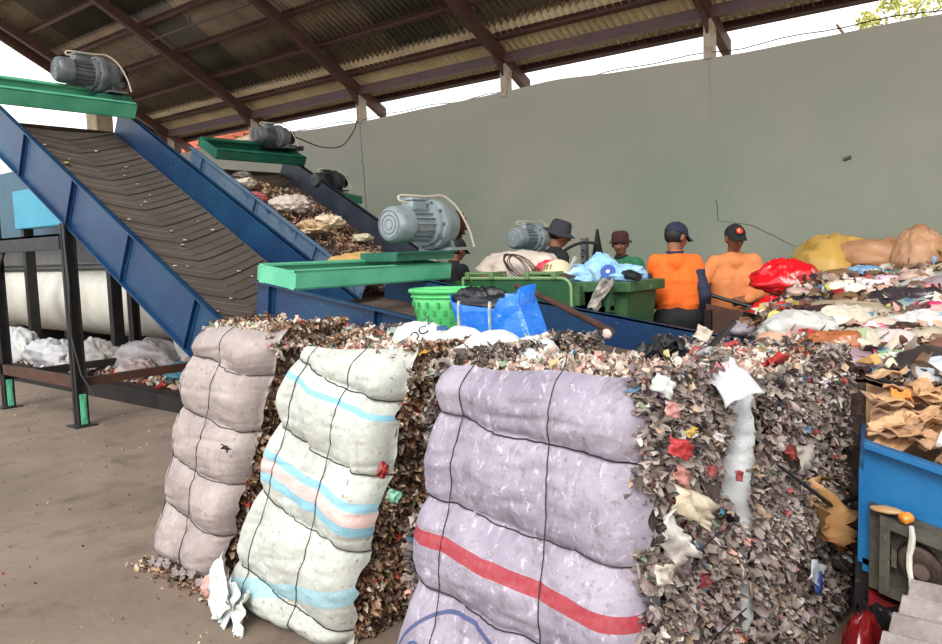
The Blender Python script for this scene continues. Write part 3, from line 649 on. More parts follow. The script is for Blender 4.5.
class Face:
    """bulging sack face between four corners; u left-right, v bottom-top"""
    def __init__(s, bl, br, tl, tr, yb, yt, h, us, vs, r=.13, D=.05, seed=0, slope=0.):
        s.__dict__.update(locals())
    def S(s, u, v):
        u = np.asarray(u, float); v = np.asarray(v, float); uc = np.clip(u, -.02, 1.02); vc = np.clip(v, -.02, 1.03)
        vb = vc+s.slope*(uc-.5)
        def cells(t, cuts):
            cuts = [-.02]+list(cuts)+[1.02]; o = np.zeros_like(t)
            for a, b in zip(cuts[:-1], cuts[1:]):
                q = np.clip((t-a)/(b-a), 0, 1); o = np.maximum(o, np.where((t >= a) & (t <= b), np.clip(np.sin(math.pi*q), 0, 1)**.62*min(1, (b-a)*5), 0))
            return o
        cu = cells(uc, s.us); cv = cells(vb, s.vs)
        x = (s.bl+(s.tl-s.bl)*vc)*(1-uc)+(s.br+(s.tr-s.br)*vc)*uc
        y = s.yb+(s.yt-s.yb)*vc; z = s.h*vc
        W = abs(s.br-s.bl); eu = np.clip((np.abs(uc-.5)-(.5-s.r/W))/(s.r/W), 0, 1); ev = np.clip((vc-(1-s.r/s.h))/(s.r/s.h), 0, 1); eb = np.clip(((s.r*.6/s.h)-vc)/(s.r*.6/s.h), 0, 1)
        rr = np.clip(eu**2+ev**2+(eb*.8)**2, 0, 1); y = y+s.r*(1-np.sqrt(1-rr*.985))
        p = np.stack([x*2.2, z*2.2, x*0+s.seed], -1)
        y = y+.03-s.D*1.15*(.12*cu+.45*cu*cv+.75*cv)-.026*fbm(p*1.9, s.seed, 3)
        # tucks running away from the ties
        y = y+.018*(.5+vc)*fbm(np.stack([x*16, z*3.0, x*0], -1), s.seed+5, 3, True)*(1-cv*.8)+.007*fbm(np.stack([x*7, z*22, x*0], -1), s.seed+7, 2, True)
        z = z+.012*vn(np.stack([x*5, x*0, x*0+s.seed], -1), 3)*vc
        x = x-(.007*(cv-.5))*np.where(uc < .5, 1, -1)*np.clip(np.abs(uc-.5)*2, 0, 1)**2*(2.0)
        return np.stack([x, y, z], -1)
    def mesh(s, nu=110, nv=150, u0=.0, u1=1.0, v0=-.02, v1=.985):
        U, V = np.meshgrid(np.linspace(u0, u1, nu), np.linspace(v0, v1, nv)); U = .5+(U-.5)*(1+.02*vn(np.stack([V*9, U*0+(U > .5), U*0+s.seed], -1), 5)+.012*vn(np.stack([V*31, U*0+(U > .5), U*0], -1), 6)); P = s.S(U, V)
        i = np.arange(nu*nv).reshape(nv, nu); F = np.stack([i[:-1, :-1], i[:-1, 1:], i[1:, 1:], i[1:, :-1]], -1).reshape(-1, 4)
        return P.reshape(-1, 3), F, np.stack([U.ravel(), V.ravel()], -1)
def box_samples(n, rng, x0, x1, y0, y1, z0, z1):
    return np.stack([rng.uniform(x0, x1, n), rng.uniform(y0, y1, n), rng.uniform(z0, z1, n)], -1)
def bale(label, face, yback, sackm, seed, sides=('top', 'right', 'left', 'back'), dens=6500, strap_u=(), strap_v=(), top_pal=P_TOP, side_pal=P_SIDE, group=None, sack=True, pad=0., cover=0.):
    rng = np.random.default_rng(seed); f = face
    cx = (f.bl+f.br)/2; t = thing('waste_bale', label, 'bale', (cx, (f.yb+yback)/2, 0))
    h = f.h; dy = f.yt-f.yb; yb2 = yback
    inn = .05
    def side_x(v, right): return (f.br+(f.tr-f.br)*v)+pad if right else (f.bl+(f.tl-f.bl)*v)
    # core
    V = []; F = []; nv = 14
    for k in range(nv+1):
        v = k/nv; z = (h-.085)*v; y0 = f.yb+dy*v+.07; xl = side_x(v, 0)+inn; xr = side_x(v, 1)-inn
        V += [(xl, y0, z), (xr, y0, z), (xr, yb2+dy*v*.3-.04, z), (xl, yb2+dy*v*.3-.04, z)]
    for k in range(nv):
        for q in range(4): F.append((k*4+q, k*4+(q+1) % 4, k*4+4+(q+1) % 4, k*4+4+q))
    F += [(0, 3, 2, 1), (nv*4, nv*4+1, nv*4+2, nv*4+3)]
    obj('pressed_core', V, F, CORE, t)
    def put(which, pal_, dn, size):
        if which == 'top':
            area = abs(f.tr-f.tl)*(yb2-f.yt); n = int(area*dn); u = rng.random(n); v = rng.random(n)
            x = f.tl+(f.tr-f.tl)*u; y = f.yt+.07+(yb2+dy*.3-f.yt-.07)*v; z = h-.065+.035*vn(np.stack([x*6, y*6, x*0], -1), seed)+rng.normal(size=n)*.012
            # rounded shoulder towards the open sides
            e = np.minimum(u, 1-u)*abs(f.tr-f.tl); z = z-.05*np.clip(1-e/.08, 0, 1)**2
            return flakes('shredded_top', np.stack([x, y, z], -1), np.tile([0, 0, 1.], (n, 1)), size, pal_, t, seed+1)
        right = which == 'right'
        if which in ('right', 'left'):
            y0_ = .045 if pad else .11; n = int((yb2-f.yb)*h*dn); v = rng.random(n); yy = rng.random(n)
            x = side_x(v, right)+(-.03 if right else .03); y = f.yb+dy*v+y0_+(yb2+dy*v*.3-f.yb-dy*v-y0_)*yy; z = v*h
            if right and pad: x = x-np.clip(pad*1.6*(1-(y-f.yb-dy*v-.045)/.10), 0, pad*1.6)*rng.random(n)
            bump = .05*vn(np.stack([y*5, z*5, y*0+seed], -1), seed)+.035*np.sin(math.pi*np.clip((z/h*3.2) % 1, 0, 1)); x = x+(bump-.02)*(1 if right else -1)
            return flakes('shredded_side', np.stack([x, y, z], -1), np.tile([1. if right else -1., 0, .1], (n, 1)), size, pal_, t, seed+(2 if right else 3))
        n = int(abs(f.tr-f.tl)*h*dn*.5); v = rng.random(n); u = rng.random(n)
        x = side_x(v, 0)*(1-u)+side_x(v, 1)*u; y = yb2+dy*v*.3-.03+.03*vn(np.stack([x*5, v*5, x*0], -1), seed); return flakes('shredded_back', np.stack([x, y, v*h], -1), np.tile([0, 1., 0], (n, 1)), size, pal_, t, seed+4)
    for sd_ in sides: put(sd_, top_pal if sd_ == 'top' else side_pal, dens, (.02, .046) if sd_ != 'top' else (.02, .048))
    if sack:
        P, Fq, uv = f.mesh(); sk = obj('woven_sack', P, Fq, sackm, t, smooth=True, uv=uv)
        if cover:
            n = 420; v = rng.random(n)*.82; y = f.yb+dy*v+rng.uniform(-.03, .12, n); k_ = vn(np.stack([v*9, y*4, y*0+seed], -1), 3) > -.25; y, v = y[k_], v[k_]
            flakes('shredded_edge', np.stack([side_x(v, 1)-.02+0*y, y, v*h], -1), np.tile([.9, -.5, .1], (len(y), 1)), (.025, .05), side_pal, t, seed+9)
        for us in strap_u:
            vs = np.linspace(0, 1.02, 60); uu = us+.004*np.sin(vs*5+seed); p = f.S(uu, vs); k_ = 9; pd_ = np.pad(p, ((k_, k_), (0, 0)), 'edge'); sm = np.stack([np.convolve(pd_[:, c_], np.ones(2*k_+1)/(2*k_+1), 'valid') for c_ in range(3)], -1); p[:, 1] = np.minimum(p[:, 1], sm[:, 1]+.004)-.003
            o = MB().tube([tuple(q) for q in p], .0018, 5).build('tie_wire', WIRE, t)
        for vs0 in strap_v:
            u = np.linspace(-.015, 1.015, 60); vv = vs0-f.slope*(u-.5)+.006*np.sin(u*9+seed); p = f.S(u, vv); p[:, 1] -= .004; pts = [tuple(q) for q in p]
            zr = pts[-1][2]; xr = side_x(zr/h, 1)
            pts += [(xr+.015, p[-1][1]+.1, zr), (xr+.012, (p[-1][1]+yb2)/2, zr+.01), (xr+.01, yb2-.02, zr)]
            MB().tube(pts, .0022, 5).build('tie_wire', WIRE, t)
    return t

def circ_print(N, nt, sp, math_, over):
    dx = math_('MULTIPLY', math_('SUBTRACT', sp.outputs['X'], .31), .82); dy_ = math_('MULTIPLY', math_('SUBTRACT', sp.outputs['Y'], .185), 1.17)
    r = math_('SQRT', math_('ADD', math_('MULTIPLY', dx, dx), math_('MULTIPLY', dy_, dy_)))
    f = math_('MULTIPLY', math_('GREATER_THAN', r, .213), math_('LESS_THAN', r, .225)); over(math_('MULTIPLY', f, .85), (40, 58, 108))
SK1 = sack_mat('grey_sack', (172, 160, 156), (146, 133, 129), ())
SK2 = sack_mat('white_sack', (196, 200, 192), (172, 174, 166), [(.895, .913, -.14, (110, 178, 202), .8), (.605, .632, -.14, (122, 184, 206), .8), (.555, .60, -.14, (226, 184, 180), .7), (.52, .555, -.14, (122, 184, 206), .8), (.06, .12, .1, (130, 190, 208), .6)])
SK3 = sack_mat('lavender_sack', (162, 154, 168), (132, 124, 140), [(.538, .575, -.09, (156, 34, 44), .9)], extra=circ_print, speck=1.)
SKW = sack_mat('bright_white_sack', (206, 210, 212), (180, 182, 186))
F1 = Face(-3.77, -3.17, -3.50, -2.91, 1.88, 2.05, 1.19, (.12, .55), (.22, .42, .63, .85), seed=1, D=.034, r=.13, slope=.08)
F2 = Face(-2.98, -2.22, -2.62, -2.01, 1.80, 1.99, 1.15, (.2, .62), (.12, .39, .64, .88), seed=2, D=.036, slope=.14, r=.12)
F3 = Face(-1.74, -.86, -1.66, -.95, 1.58, 1.79, 1.17, (.2, .66), (.38, .61, .83), seed=3, D=.034, slope=.07, r=.12)
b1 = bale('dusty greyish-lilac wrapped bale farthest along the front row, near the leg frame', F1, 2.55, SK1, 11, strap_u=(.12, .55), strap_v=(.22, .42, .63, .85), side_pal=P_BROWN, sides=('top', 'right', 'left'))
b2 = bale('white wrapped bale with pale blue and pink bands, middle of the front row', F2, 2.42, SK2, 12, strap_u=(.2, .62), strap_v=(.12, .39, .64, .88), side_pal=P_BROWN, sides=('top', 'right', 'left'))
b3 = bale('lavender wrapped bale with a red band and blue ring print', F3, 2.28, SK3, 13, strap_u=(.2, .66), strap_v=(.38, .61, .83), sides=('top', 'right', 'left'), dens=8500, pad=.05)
# second row: their white sack fronts show between the rows
R1 = Face(-3.95, -2.9, -3.92, -2.9, 2.66, 2.7, 1.09, (.5,), (.5,), seed=4)
R2 = Face(-2.85, -1.85, -2.85, -1.85, 2.48, 2.52, 1.10, (.5,), (.5,), seed=5)
R3 = Face(-1.66, -.865, -1.66, -.865, 2.33, 2.38, 1.075, (.25, .5, .75), (.5,), seed=6, r=.05, D=.03)
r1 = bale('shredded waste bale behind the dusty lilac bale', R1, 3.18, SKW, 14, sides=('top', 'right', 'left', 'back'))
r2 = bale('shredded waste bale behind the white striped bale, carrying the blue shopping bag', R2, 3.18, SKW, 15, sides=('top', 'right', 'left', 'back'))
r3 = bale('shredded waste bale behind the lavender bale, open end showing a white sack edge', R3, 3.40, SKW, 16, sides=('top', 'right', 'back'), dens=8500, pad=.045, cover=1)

# ------------------------------------------------------------------ waste heap and what lies on it
def heap_h(x, y):
    x = np.asarray(x, float); y = np.asarray(y, float)
    b = np.interp(y, [3.4, 4.6, 4.7, 6, 7, 8.3], [-1.66, -1.66, -2.0, -1.95, -2.15, -2.2])
    e = np.clip((x-b)/.35, 0, 1); base = np.interp(y, [3.2, 3.7, 5, 6.2, 7.2, 8.3], [.86, .93, 1.03, 1.12, 1.22, 1.2])
    p = np.stack([x*2.2, y*2.2, x*0], -1)
    return (base+.16*np.exp(-((x+1.72)**2+(y-5.6)**2)/.1))*e**.3+(.07*fbm(p, 4, 3)+.05*vn(p*.5, 8))*e
hp = thing('waste_heap', 'wide heap of loose sorted plastic waste between the workers and the blue hopper', 'heap', (-.4, 5.8, 0))
gx, gy = np.meshgrid(np.linspace(-2.25, 2.2, 70), np.linspace(3.55, 8.22, 74)); gz = np.maximum(heap_h(gx, gy)-.03, .0)
V = np.stack([gx, gy, gz], -1).reshape(-1, 3); i = np.arange(70*74).reshape(74, 70); F = np.stack([i[:-1, :-1], i[:-1, 1:], i[1:, 1:], i[1:, :-1]], -1).reshape(-1, 4)
# skirt down to the floor so the heap is solid
rim = list(i[0, :])+list(i[1:, -1])+list(i[-1, -2::-1])+list(i[-2:0:-1, 0]); nb = len(V); VV = list(map(tuple, V))+[(V[k][0], V[k][1], 0.) for k in rim]; FF = [tuple(q) for q in F]
for k in range(len(rim)): k2 = (k+1) % len(rim); FF.append((rim[k], rim[k2], nb+k2, nb+k))
obj('packed_base', VV, FF, CORE, hp)
rng = np.random.default_rng(31)
def heap_pts(n, x0=-2.2, x1=1.6, y0=3.6, y1=8.12):
    x = rng.uniform(x0, x1, n); y = rng.uniform(y0, y1, n); z = heap_h(x, y); k = z > .12; return np.stack([x, y, z], -1)[k]
P = heap_pts(24000, -2.2, .4); flakes('loose_litter', P, np.tile([0, 0, 1.], (len(P), 1)), (.03, .08), P_HEAP, hp, 41, out=.4, mat_=MATTE)
P = heap_pts(7000, -2.1, .2); flakes('larger_litter', P+[0, 0, .03], np.tile([0, 0, 1.], (len(P), 1)), (.07, .13), P_HEAP, hp, 42, out=.35, mat_=MATTE)
FILM = mat('clear_plastic_film', (0, 0, 0), .22, 0, attr=True, bump=.4, bscale=30, spec=.7)
def lump(name, label, cat, x, y, r, c, seed, z=None, amp=.3, rot=0., freq=3., mt=None, col2=None, n=60, group=None, sink=.55, fl=.35):
    zz = (float(heap_h(x, y)) if z is None else z)+r[2]*sink
    t = thing(name, label, cat, (x, y, zz-r[2]*sink), group)
    crumple('body', (x, y, zz), r, c, t, seed, amp, freq, n, mt, rot, fl, col2)
    return t
def lump1(name, label, cat, x, y, r, c, seed, **k):
    if 'z' not in k and y < 7: r = tuple(q*(.72 if y < 4.7 else .8) for q in r)
    z = k.pop('z', None); sink = k.pop('sink', .5); zz = (float(heap_h(x, y)) if z is None else z)+r[2]*sink; group = k.pop('group', None)
    o = crumple(name, (x, y, zz), r, c, None, seed, k.get('amp', .3)*1.35, k.get('freq', 3.)*1.1, k.get('n', 40), k.get('mt'), k.get('rot', 0.), k.get('fl', .5), k.get('col2'))
    return tag(o, label, cat, group)
lump1('yellow_sack', 'mustard yellow woven sack slumped against the wall on the heap', 'sack', -1.98, 7.62, (.4, .3, .3), (206, 166, 86), 1, amp=.3, rot=.5, col2=(188, 148, 72))
lump1('brown_sack', 'broad light brown sack lying beside the mustard yellow sack', 'sack', -1.62, 7.6, (.38, .26, .19), (190, 142, 104), 2, amp=.24, rot=.2)
t = lump('tall_sack', 'tall tied light brown sack standing upright on the heap', 'sack', -1.27, 7.35, (.2, .19, .26), (194, 148, 112), 3, amp=.2, sink=.3, freq=4.)
crumple('tied_neck', (-1.27, 7.35, float(heap_h(-1.27, 7.35))+.31), (.07, .07, .08), (176, 130, 98), t, 8, .4)
lump1('tan_sack', 'tan sack at the far edge beside the tall tied sack', 'sack', -.78, 7.45, (.36, .3, .15), (206, 168, 116), 4, amp=.26)
lump1('red_bag', 'large shiny red plastic bag nearest the man in faded orange', 'bag', -1.77, 5.6, (.19, .15, .13), (214, 24, 34), 5, z=1.12, amp=.3, mt=FILM, rot=.2)
lump1('red_bag', 'smaller red plastic bag under the large shiny red bag', 'bag', -1.72, 5.1, (.13, .12, .12), (206, 24, 30), 6, amp=.35, mt=FILM)
lump1('black_bag', 'small black plastic bag touching the smaller red bag', 'bag', -1.5, 5.1, (.13, .09, .06), (36, 34, 38), 7, amp=.4, mt=FILM)
lump1('black_net_bag', 'speckled black crumpled bag above the clear grey bag', 'bag', -1.5, 4.62, (.18, .14, .1), (62, 58, 60), 8, amp=.45, freq=5, col2=(110, 104, 104))
lump1('clear_bag', 'big clear greyish plastic bag bulging at the near heap edge', 'bag', -1.27, 4.2, (.24, .2, .13), (196, 196, 192), 9, amp=.25, mt=FILM, rot=.4)
lump1('clear_bag', 'long translucent cream film lying behind the clear grey bag', 'bag', -1.14, 4.5, (.2, .3, .13), (214, 204, 186), 10, amp=.3, mt=FILM, rot=-.4)
lump1('clear_bag', 'pale translucent bag trailing beside the brown crumpled bag', 'bag', -.93, 4.05, (.13, .3, .09), (210, 202, 184), 11, amp=.35, mt=FILM)
lump1('brown_bag', 'rust brown crumpled plastic bag next to the clear grey bag', 'bag', -1.02, 3.85, (.16, .14, .11), (172, 104, 66), 12, amp=.4, mt=FILM, freq=4)
lump1('orange_bag', 'amber twisted bag at the end of the dark chute', 'bag', -1.52, 4.1, (.14, .07, .05), (226, 150, 54), 13, amp=.4, mt=FILM)
lump1('amber_bottle_bag', 'small amber bag under the speckled black bag', 'bag', -1.62, 4.35, (.08, .06, .06), (176, 112, 52), 14, amp=.3)
lump1('clear_wrap', 'clear wrap with red print beside the amber twisted bag', 'wrap', -1.4, 4.0, (.12, .09, .06), (198, 178, 168), 15, amp=.5, mt=FILM, col2=(190, 120, 110))
lump1('yellow_green_bag', 'flat lime yellow bag below the clear grey bag', 'bag', -1.38, 3.8, (.16, .08, .04), (190, 192, 104), 16, amp=.35)
lump1('yellow_green_bag', 'small lime bag with dark folds beside the flat lime yellow bag', 'bag', -1.12, 3.72, (.13, .07, .04), (200, 196, 112), 17, amp=.4, col2=(90, 84, 60))
lump1('white_bag', 'white plastic bag spread on the middle of the heap', 'bag', -1.32, 5.7, (.22, .18, .07), (226, 224, 226), 18, amp=.45, rot=.3)
lump1('white_bag', 'white bag with a dark stripe in front of the heap middle', 'bag', -.78, 4.6, (.2, .26, .09), (220, 218, 214), 19, amp=.3, rot=-.4, mt=FILM)
lump1('white_bag', 'small clear white bag just below the tall tied sack', 'bag', -1.0, 6.0, (.2, .14, .07), (204, 200, 196), 20, amp=.3, mt=FILM)
lump1('dark_bag', 'large dark grey torn bag in the heap middle', 'bag', -1.0, 5.3, (.25, .22, .09), (62, 54, 58), 21, amp=.5, freq=4, mt=FILM)
lump1('blue_bag', 'sky blue crumpled bag at the crest of the heap', 'bag', -1.58, 6.9, (.15, .1, .07), (120, 164, 204), 22, amp=.5, col2=(180, 200, 216))
lump1('teal_bag', 'teal plastic scrap beside the sky blue bag', 'bag', -1.4, 6.75, (.1, .07, .06), (70, 156, 170), 23, amp=.5)
lump1('crimson_bag', 'crimson bag half buried on the heap crest slope', 'bag', -1.62, 6.3, (.1, .08, .06), (160, 34, 40), 24, amp=.4)
lump1('crimson_bag', 'dark red crumpled bag low on the near slope of the heap', 'bag', -.87, 4.0, (.11, .1, .05), (142, 28, 36), 25, amp=.4)
lump1('pink_bag', 'pink and white patterned bag beside the dark red bag', 'bag', -.95, 4.3, (.09, .07, .06), (226, 110, 124), 26, amp=.5, col2=(236, 214, 214))
lump1('magenta_bag', 'magenta plastic bag on the slope above the white striped bag', 'bag', -.82, 5.05, (.09, .07, .06), (206, 60, 116), 27, amp=.4)
lump1('pink_bag', 'pale pink crumpled bag at the heap edge beside the magenta bag', 'bag', -.66, 4.85, (.16, .12, .08), (224, 176, 172), 28, amp=.5)
lump1('lime_bag', 'bright lime green plastic bag at the near edge by the hopper', 'bag', -.52, 3.75, (.11, .09, .06), (118, 206, 62), 29, amp=.35, mt=FILM)
lump1('green_box', 'pale green rigid packet lying on the heap', 'packet', -.72, 5.45, (.12, .16, .08), (142, 172, 142), 30, amp=.1)
lump1('green_bag', 'mint green bag with white folds near the lime green bag', 'bag', -.72, 3.85, (.13, .1, .06), (150, 196, 150), 31, amp=.45, col2=(228, 228, 214))
lump1('olive_bag', 'olive grey twisted film across the heap middle', 'film', -1.22, 4.95, (.26, .12, .07), (158, 146, 122), 32, amp=.4, rot=-.3)
lump1('orange_cup', 'small orange packet on the heap crest', 'packet', -1.5, 6.05, (.07, .05, .04), (226, 122, 60), 33, amp=.3)
t = thing('cardboard_tube', 'yellow-brown pointed cardboard wedge near the hopper', 'cardboard', (-.78, 3.62, .96)); MB().prism([(-.86, 3.62, .97), (-.78, 3.61, .96), (-.80, 3.6, 1.0)], (.02, .03, .01)).build('wedge', mat('wedge_card', (200, 160, 96), .8), t)
cols = [('white', (226, 222, 216)), ('beige', (198, 176, 152)), ('brown', (132, 92, 72)), ('dark', (58, 48, 50)), ('red', (190, 44, 46)), ('pink', (214, 150, 146)), ('grey', (150, 144, 140))]
rg = random.Random(9)
for nm, c in cols:
    for k in range({'white': 34, 'beige': 34, 'brown': 26, 'dark': 16, 'red': 12, 'pink': 12, 'grey': 16}[nm]):
        yy = rg.uniform(3.7, 7.4); xx = rg.uniform(-1.9 if yy > 4.7 else -1.55, -.25-(yy-3.7)*.12); s_ = rg.uniform(.04, .1)
        o = crumple('plastic_scrap', (xx, yy, float(heap_h(xx, yy))+.03), (s_*1.3, s_, s_*.6), tuple(min(255, q*rg.uniform(.88, 1.1)) for q in c), None, rg.randint(0, 999), .5, 3, 16, None, rg.uniform(0, 6))
        tag(o, 'small crumpled %s scrap lying loose on the waste heap' % nm, 'scrap', '%s scraps on the waste heap' % nm)

# chute plates and bench beside the workers
t = thing('chute', 'dark brown steel chute side in front of the man in faded orange', 'chute', (-2.15, 5.62, 0))
MB().prism([(-2.36, 5.6, .3), (-1.9, 5.6, .3), (-1.9, 5.6, .95), (-2.36, 5.6, 1.04)], (0, .025, 0)).build('side_plate', RUSTBAR, t)
MB().box((-2.36, 5.57, 0), (-2.31, 5.66, 1.0)).build('leg', STEELD, t)
MB().box((-1.98, 5.57, 0), (-1.93, 5.66, .9)).build('leg', STEELD, t)
t = thing('bench', 'weathered plank bench against the green wall', 'bench', (-2.95, 7.85, 0))
for k in range(3): MB().box((-3.6, 7.62+k*.16, 1.14), (-2.3, 7.76+k*.16, 1.18)).build('plank', mat('grey_plank', (112, 106, 92), .8, 0, (86, 80, 70), 6, .4, .65, stretch=(.3, 3, 1)), t)
for x in (-3.5, -2.4): MB().box((x-.04, 7.66, 0), (x+.04, 8.0, 1.14)).build('leg', STEELD, t)
o = MB().box((-2.62, 7.7, 1.182), (-2.35, 7.95, 1.3), bev=.01).build('paper_box', mat('cream_card', (222, 212, 176), .8), None); tag(o, 'cream card box on the bench behind the man in faded orange', 'box')

# ------------------------------------------------------------------ hopper at the near corner
hpp = thing('hopper', 'blue steel hopper filled with flattened brown cardboard', 'hopper', (.1, 3.1, 0))
HB = mat('hopper_blue', (18, 98, 156), .42, 0, (30, 112, 166), 3, .4, .7, (150, 110, 80), 16, .7, .78, .1)
Mh = Matrix(((1, -.22, 0, -.635+.22*2.8), (0, 1, 0, 0), (-.25, 0, 1, .825), (0, 0, 0, 1)))
MB().box((0, 2.80, -.42), (1.7, 2.815, 0), Mh).box((0, 2.76, -.015), (1.7, 2.83, 0), Mh).box((0, 2.79, -.44), (1.7, 2.85, -.42), Mh).build('front_panel', HB, hpp)
MB().box((0, 3.5, -.42), (1.7, 3.515, .09), Mh).box((0, 3.5, .075), (1.7, 3.56, .09), Mh).build('back_panel', mat('cardboard_coloured_plate', (188, 146, 108), .8, 0, (160, 122, 90), 4, .4, .65), hpp)
MB().box((-.015, 2.8, -.42), (0, 3.515, -.1), Mh).build('end_panel', HB, hpp)
MB().box((0, 2.8, -.42), (1.7, 3.515, -.4), Mh).build('bottom_plate', HB, hpp)
MB().box((0, 3.52, .02), (1.7, 3.58, .1), Mh).build('rim_bar', BLACKST, hpp)
for x in (-.62, .8):
    for y in (2.85, 3.45): MB().box((x-.04, y-.04, 0), (x+.04, y+.04, .42)).build('leg', BLACKST, hpp)
RED = mat('red_frame_paint', (128, 24, 28), .5, 0, (90, 20, 24), 5, .4, .7)
MB().box((.02, 2.74, -.56), (1.7, 2.79, -.49), Mh).build('red_rail', RED, hpp)
fr = mat('grimy_bearing_frame', (92, 88, 76), .65, .2, (60, 56, 50), 8, .38, .66, (130, 120, 100), 24, .62, .74, .4)
Mg = Mh @ Matrix.Translation((.05, 2.70, -.235))
bf = MB().box((0, 0, .0), (.36, .09, .03), Mg).box((0, 0, -.22), (.36, .09, -.19), Mg).box((0, 0, -.19), (.03, .09, 0), Mg).box((.33, 0, -.19), (.36, .09, 0), Mg).box((-.03, .06, -.24), (.4, .098, .04), Mg).build('bearing_frame', fr, hpp)
MB().lathe([(.02, -.01), (.03, -.01), (.034, .0), (.05, .0), (.055, .01), (.07, .012), (.078, .02), (.078, .07)], 26, Mg @ Matrix.Translation((.118, .0, -.09)) @ Matrix.Scale(.85, 4), 'Y').build('bearing', mat('bearing_brown', (96, 76, 66), .5, .4, (60, 50, 44), 12, .4, .6, bump=.3), bf)
MB().lathe([(.01, -.012), (.028, -.012), (.028, 0)], 20, Mg @ Matrix.Translation((.118, -.005, -.09)) @ Matrix.Scale(.85, 4), 'Y').build('shaft_end', mat('shaft_brown', (112, 92, 84), .5, .4), bf)
MB().tube([Mg @ Vector((.03, .03, -.1)), Mg @ Vector((.05, .03, -.1))], .01, 8).box((.035, .01, -.12), (.05, .06, -.065), Mg).build('tension_screw', fr, bf)
CB = [mat('cardboard_a', (198, 156, 116), .85, 0, (176, 134, 98), 6, .4, .65, bump=.1), mat('cardboard_b', (176, 138, 108), .85, 0, (154, 120, 92), 6, .4, .65, bump=.1), mat('cardboard_c', (214, 178, 136), .85, 0, (190, 150, 110), 6, .4, .65, bump=.1)]
rg = random.Random(21)
def card(x, y, z, sx, sy, tilt, rot, m_, label=None, group='flattened cardboard pieces in the hopper'):
    n = 5; V = []; M = Matrix.Translation((x, y, z)) @ Matrix.Rotation(rot, 4, 'Z') @ Matrix.Rotation(tilt[0], 4, 'X') @ Matrix.Rotation(tilt[1], 4, 'Y')
    fold = rg.uniform(.0, .25); fp = rg.uniform(-.2, .2); ph = rg.uniform(0, 6)
    for t_ in (0, -.006):
        for i in range(n):
            for j in range(n):
                u = (i/(n-1)-.5)*sx; w_ = (j/(n-1)-.5)*sy
                V.append(M @ Vector((u*(1+.06*math.sin(ph+j*2)), w_*(1+.08*math.sin(ph+i*3)), t_+fold*max(0, u-fp*sx)*.8+.012*math.sin(ph+i*1.7+j))))
    F = []; o_ = n*n
    for i in range(n-1):
        for j in range(n-1):
            a = i*n+j; F += [(a, a+n, a+n+1, a+1), (a+o_, a+1+o_, a+n+1+o_, a+n+o_)]
    rim = [j for j in range(n)]+[i*n+n-1 for i in range(1, n)]+[(n-1)*n+j for j in range(n-2, -1, -1)]+[i*n for i in range(n-2, 0, -1)]
    for k in range(len(rim)): a, b = rim[k], rim[(k+1) % len(rim)]; F.append((a, b, b+o_, a+o_))
    o = obj('cardboard_piece', V, F, m_); tag(o, label or 'flattened %s brown cardboard piece lying in the blue hopper' % group, 'cardboard', None if label else group+' cardboard pieces in the hopper'); return o
for k in range(165):
    y = rg.uniform(2.88, 3.44); x = rg.uniform(-.585-.22*(y-2.8), .75 if k % 2 else .1); z = .825-.25*(x+.635)-.05+.007*(k/15)+(y-2.9)*.2
    card(x, y, z, rg.uniform(.07, .15), rg.uniform(.06, .11), (rg.uniform(-.3, .35), rg.uniform(-.3, .3)), rg.uniform(0, 6.28), CB[k % 3], None, ('tan', 'greyish', 'pale')[k % 3])
card(-.40, 3.3, .95, .06, .2, (.9, .5), .6, CB[1], 'tall stiff cardboard strip sticking up from the hopper')
card(-.62, 3.3, .9, .07, .06, (.3, .2), .6, mat('orange_card', (226, 140, 62), .8), 'orange printed card piece in the hopper corner')
pts = [(-.44, 3.1, .985), (-.43, 3.0, .95), (-.40, 2.93, .9), (-.415, 2.86, .87), (-.42, 2.8, .84)]
o = MB().tube(pts, .009, 7).tube([(-.43, 3.0, .955), (-.36, 2.95, .93), (-.28, 2.98, .9)], .008, 7).tube([(-.44, 3.08, .985), (-.38, 3.12, .985), (-.3, 3.1, .96)], .008, 7).build('white_strap', mat('white_strap_plastic', (228, 222, 210), .5), None, True); tag(o, 'white tangled plastic strap draped over the cardboard', 'strap')
# rag strip and scraps on the bearing frame
Mr = Mg
rag = []
for k in range(9): rag.append(Mr @ Vector((.088+.004*math.sin(k*1.4), -.012-.006*math.cos(k), .045-.034*k)))
o = MB().tube(rag, [.007, .01, .011, .009, .01, .008, .007, .006, .01], 7).build('rag_strip', mat('white_rag', (214, 212, 200), .8, 0, (180, 176, 166), 20, .4, .7), None, True); tag(o, 'long white rag strip hanging over the bearing frame', 'rag')
p = Mr @ Vector((.075, .03, .05)); o = crumple('orange_packet', tuple(p), (.022, .02, .016), (220, 140, 50), None, 3, .4, 4, 20, FILM); tag(o, 'small orange packet sitting on top of the bearing frame', 'packet')
p = Mr @ Vector((.02, .04, .048)); o = crumple('leaf_scrap', tuple(p), (.045, .025, .01), (176, 140, 100), None, 5, .3, 4, 20); tag(o, 'dry brown paper scrap on the bearing frame corner', 'scrap')
p = Mr @ Vector((.25, .03, .05)); o = crumple('grey_stone', tuple(p), (.025, .02, .015), (150, 146, 140), None, 6, .2, 4, 16); tag(o, 'grey pebble resting on the bearing frame', 'stone')
# red bags and dark litter low beside the bale
lump1('red_bag', 'red plastic bag on the floor between bale and corrugated sheets', 'bag', -.575, 2.56, (.06, .13, .17), (116, 20, 24), 61, z=.0, sink=.9, amp=.12, mt=FILM, fl=1)
lump1('dark_bag', 'black torn bag on the floor under the bearing frame', 'bag', -.5, 2.78, (.13, .07, .15), (30, 28, 30), 62, z=.0, sink=.9, amp=.4, mt=FILM, fl=1)
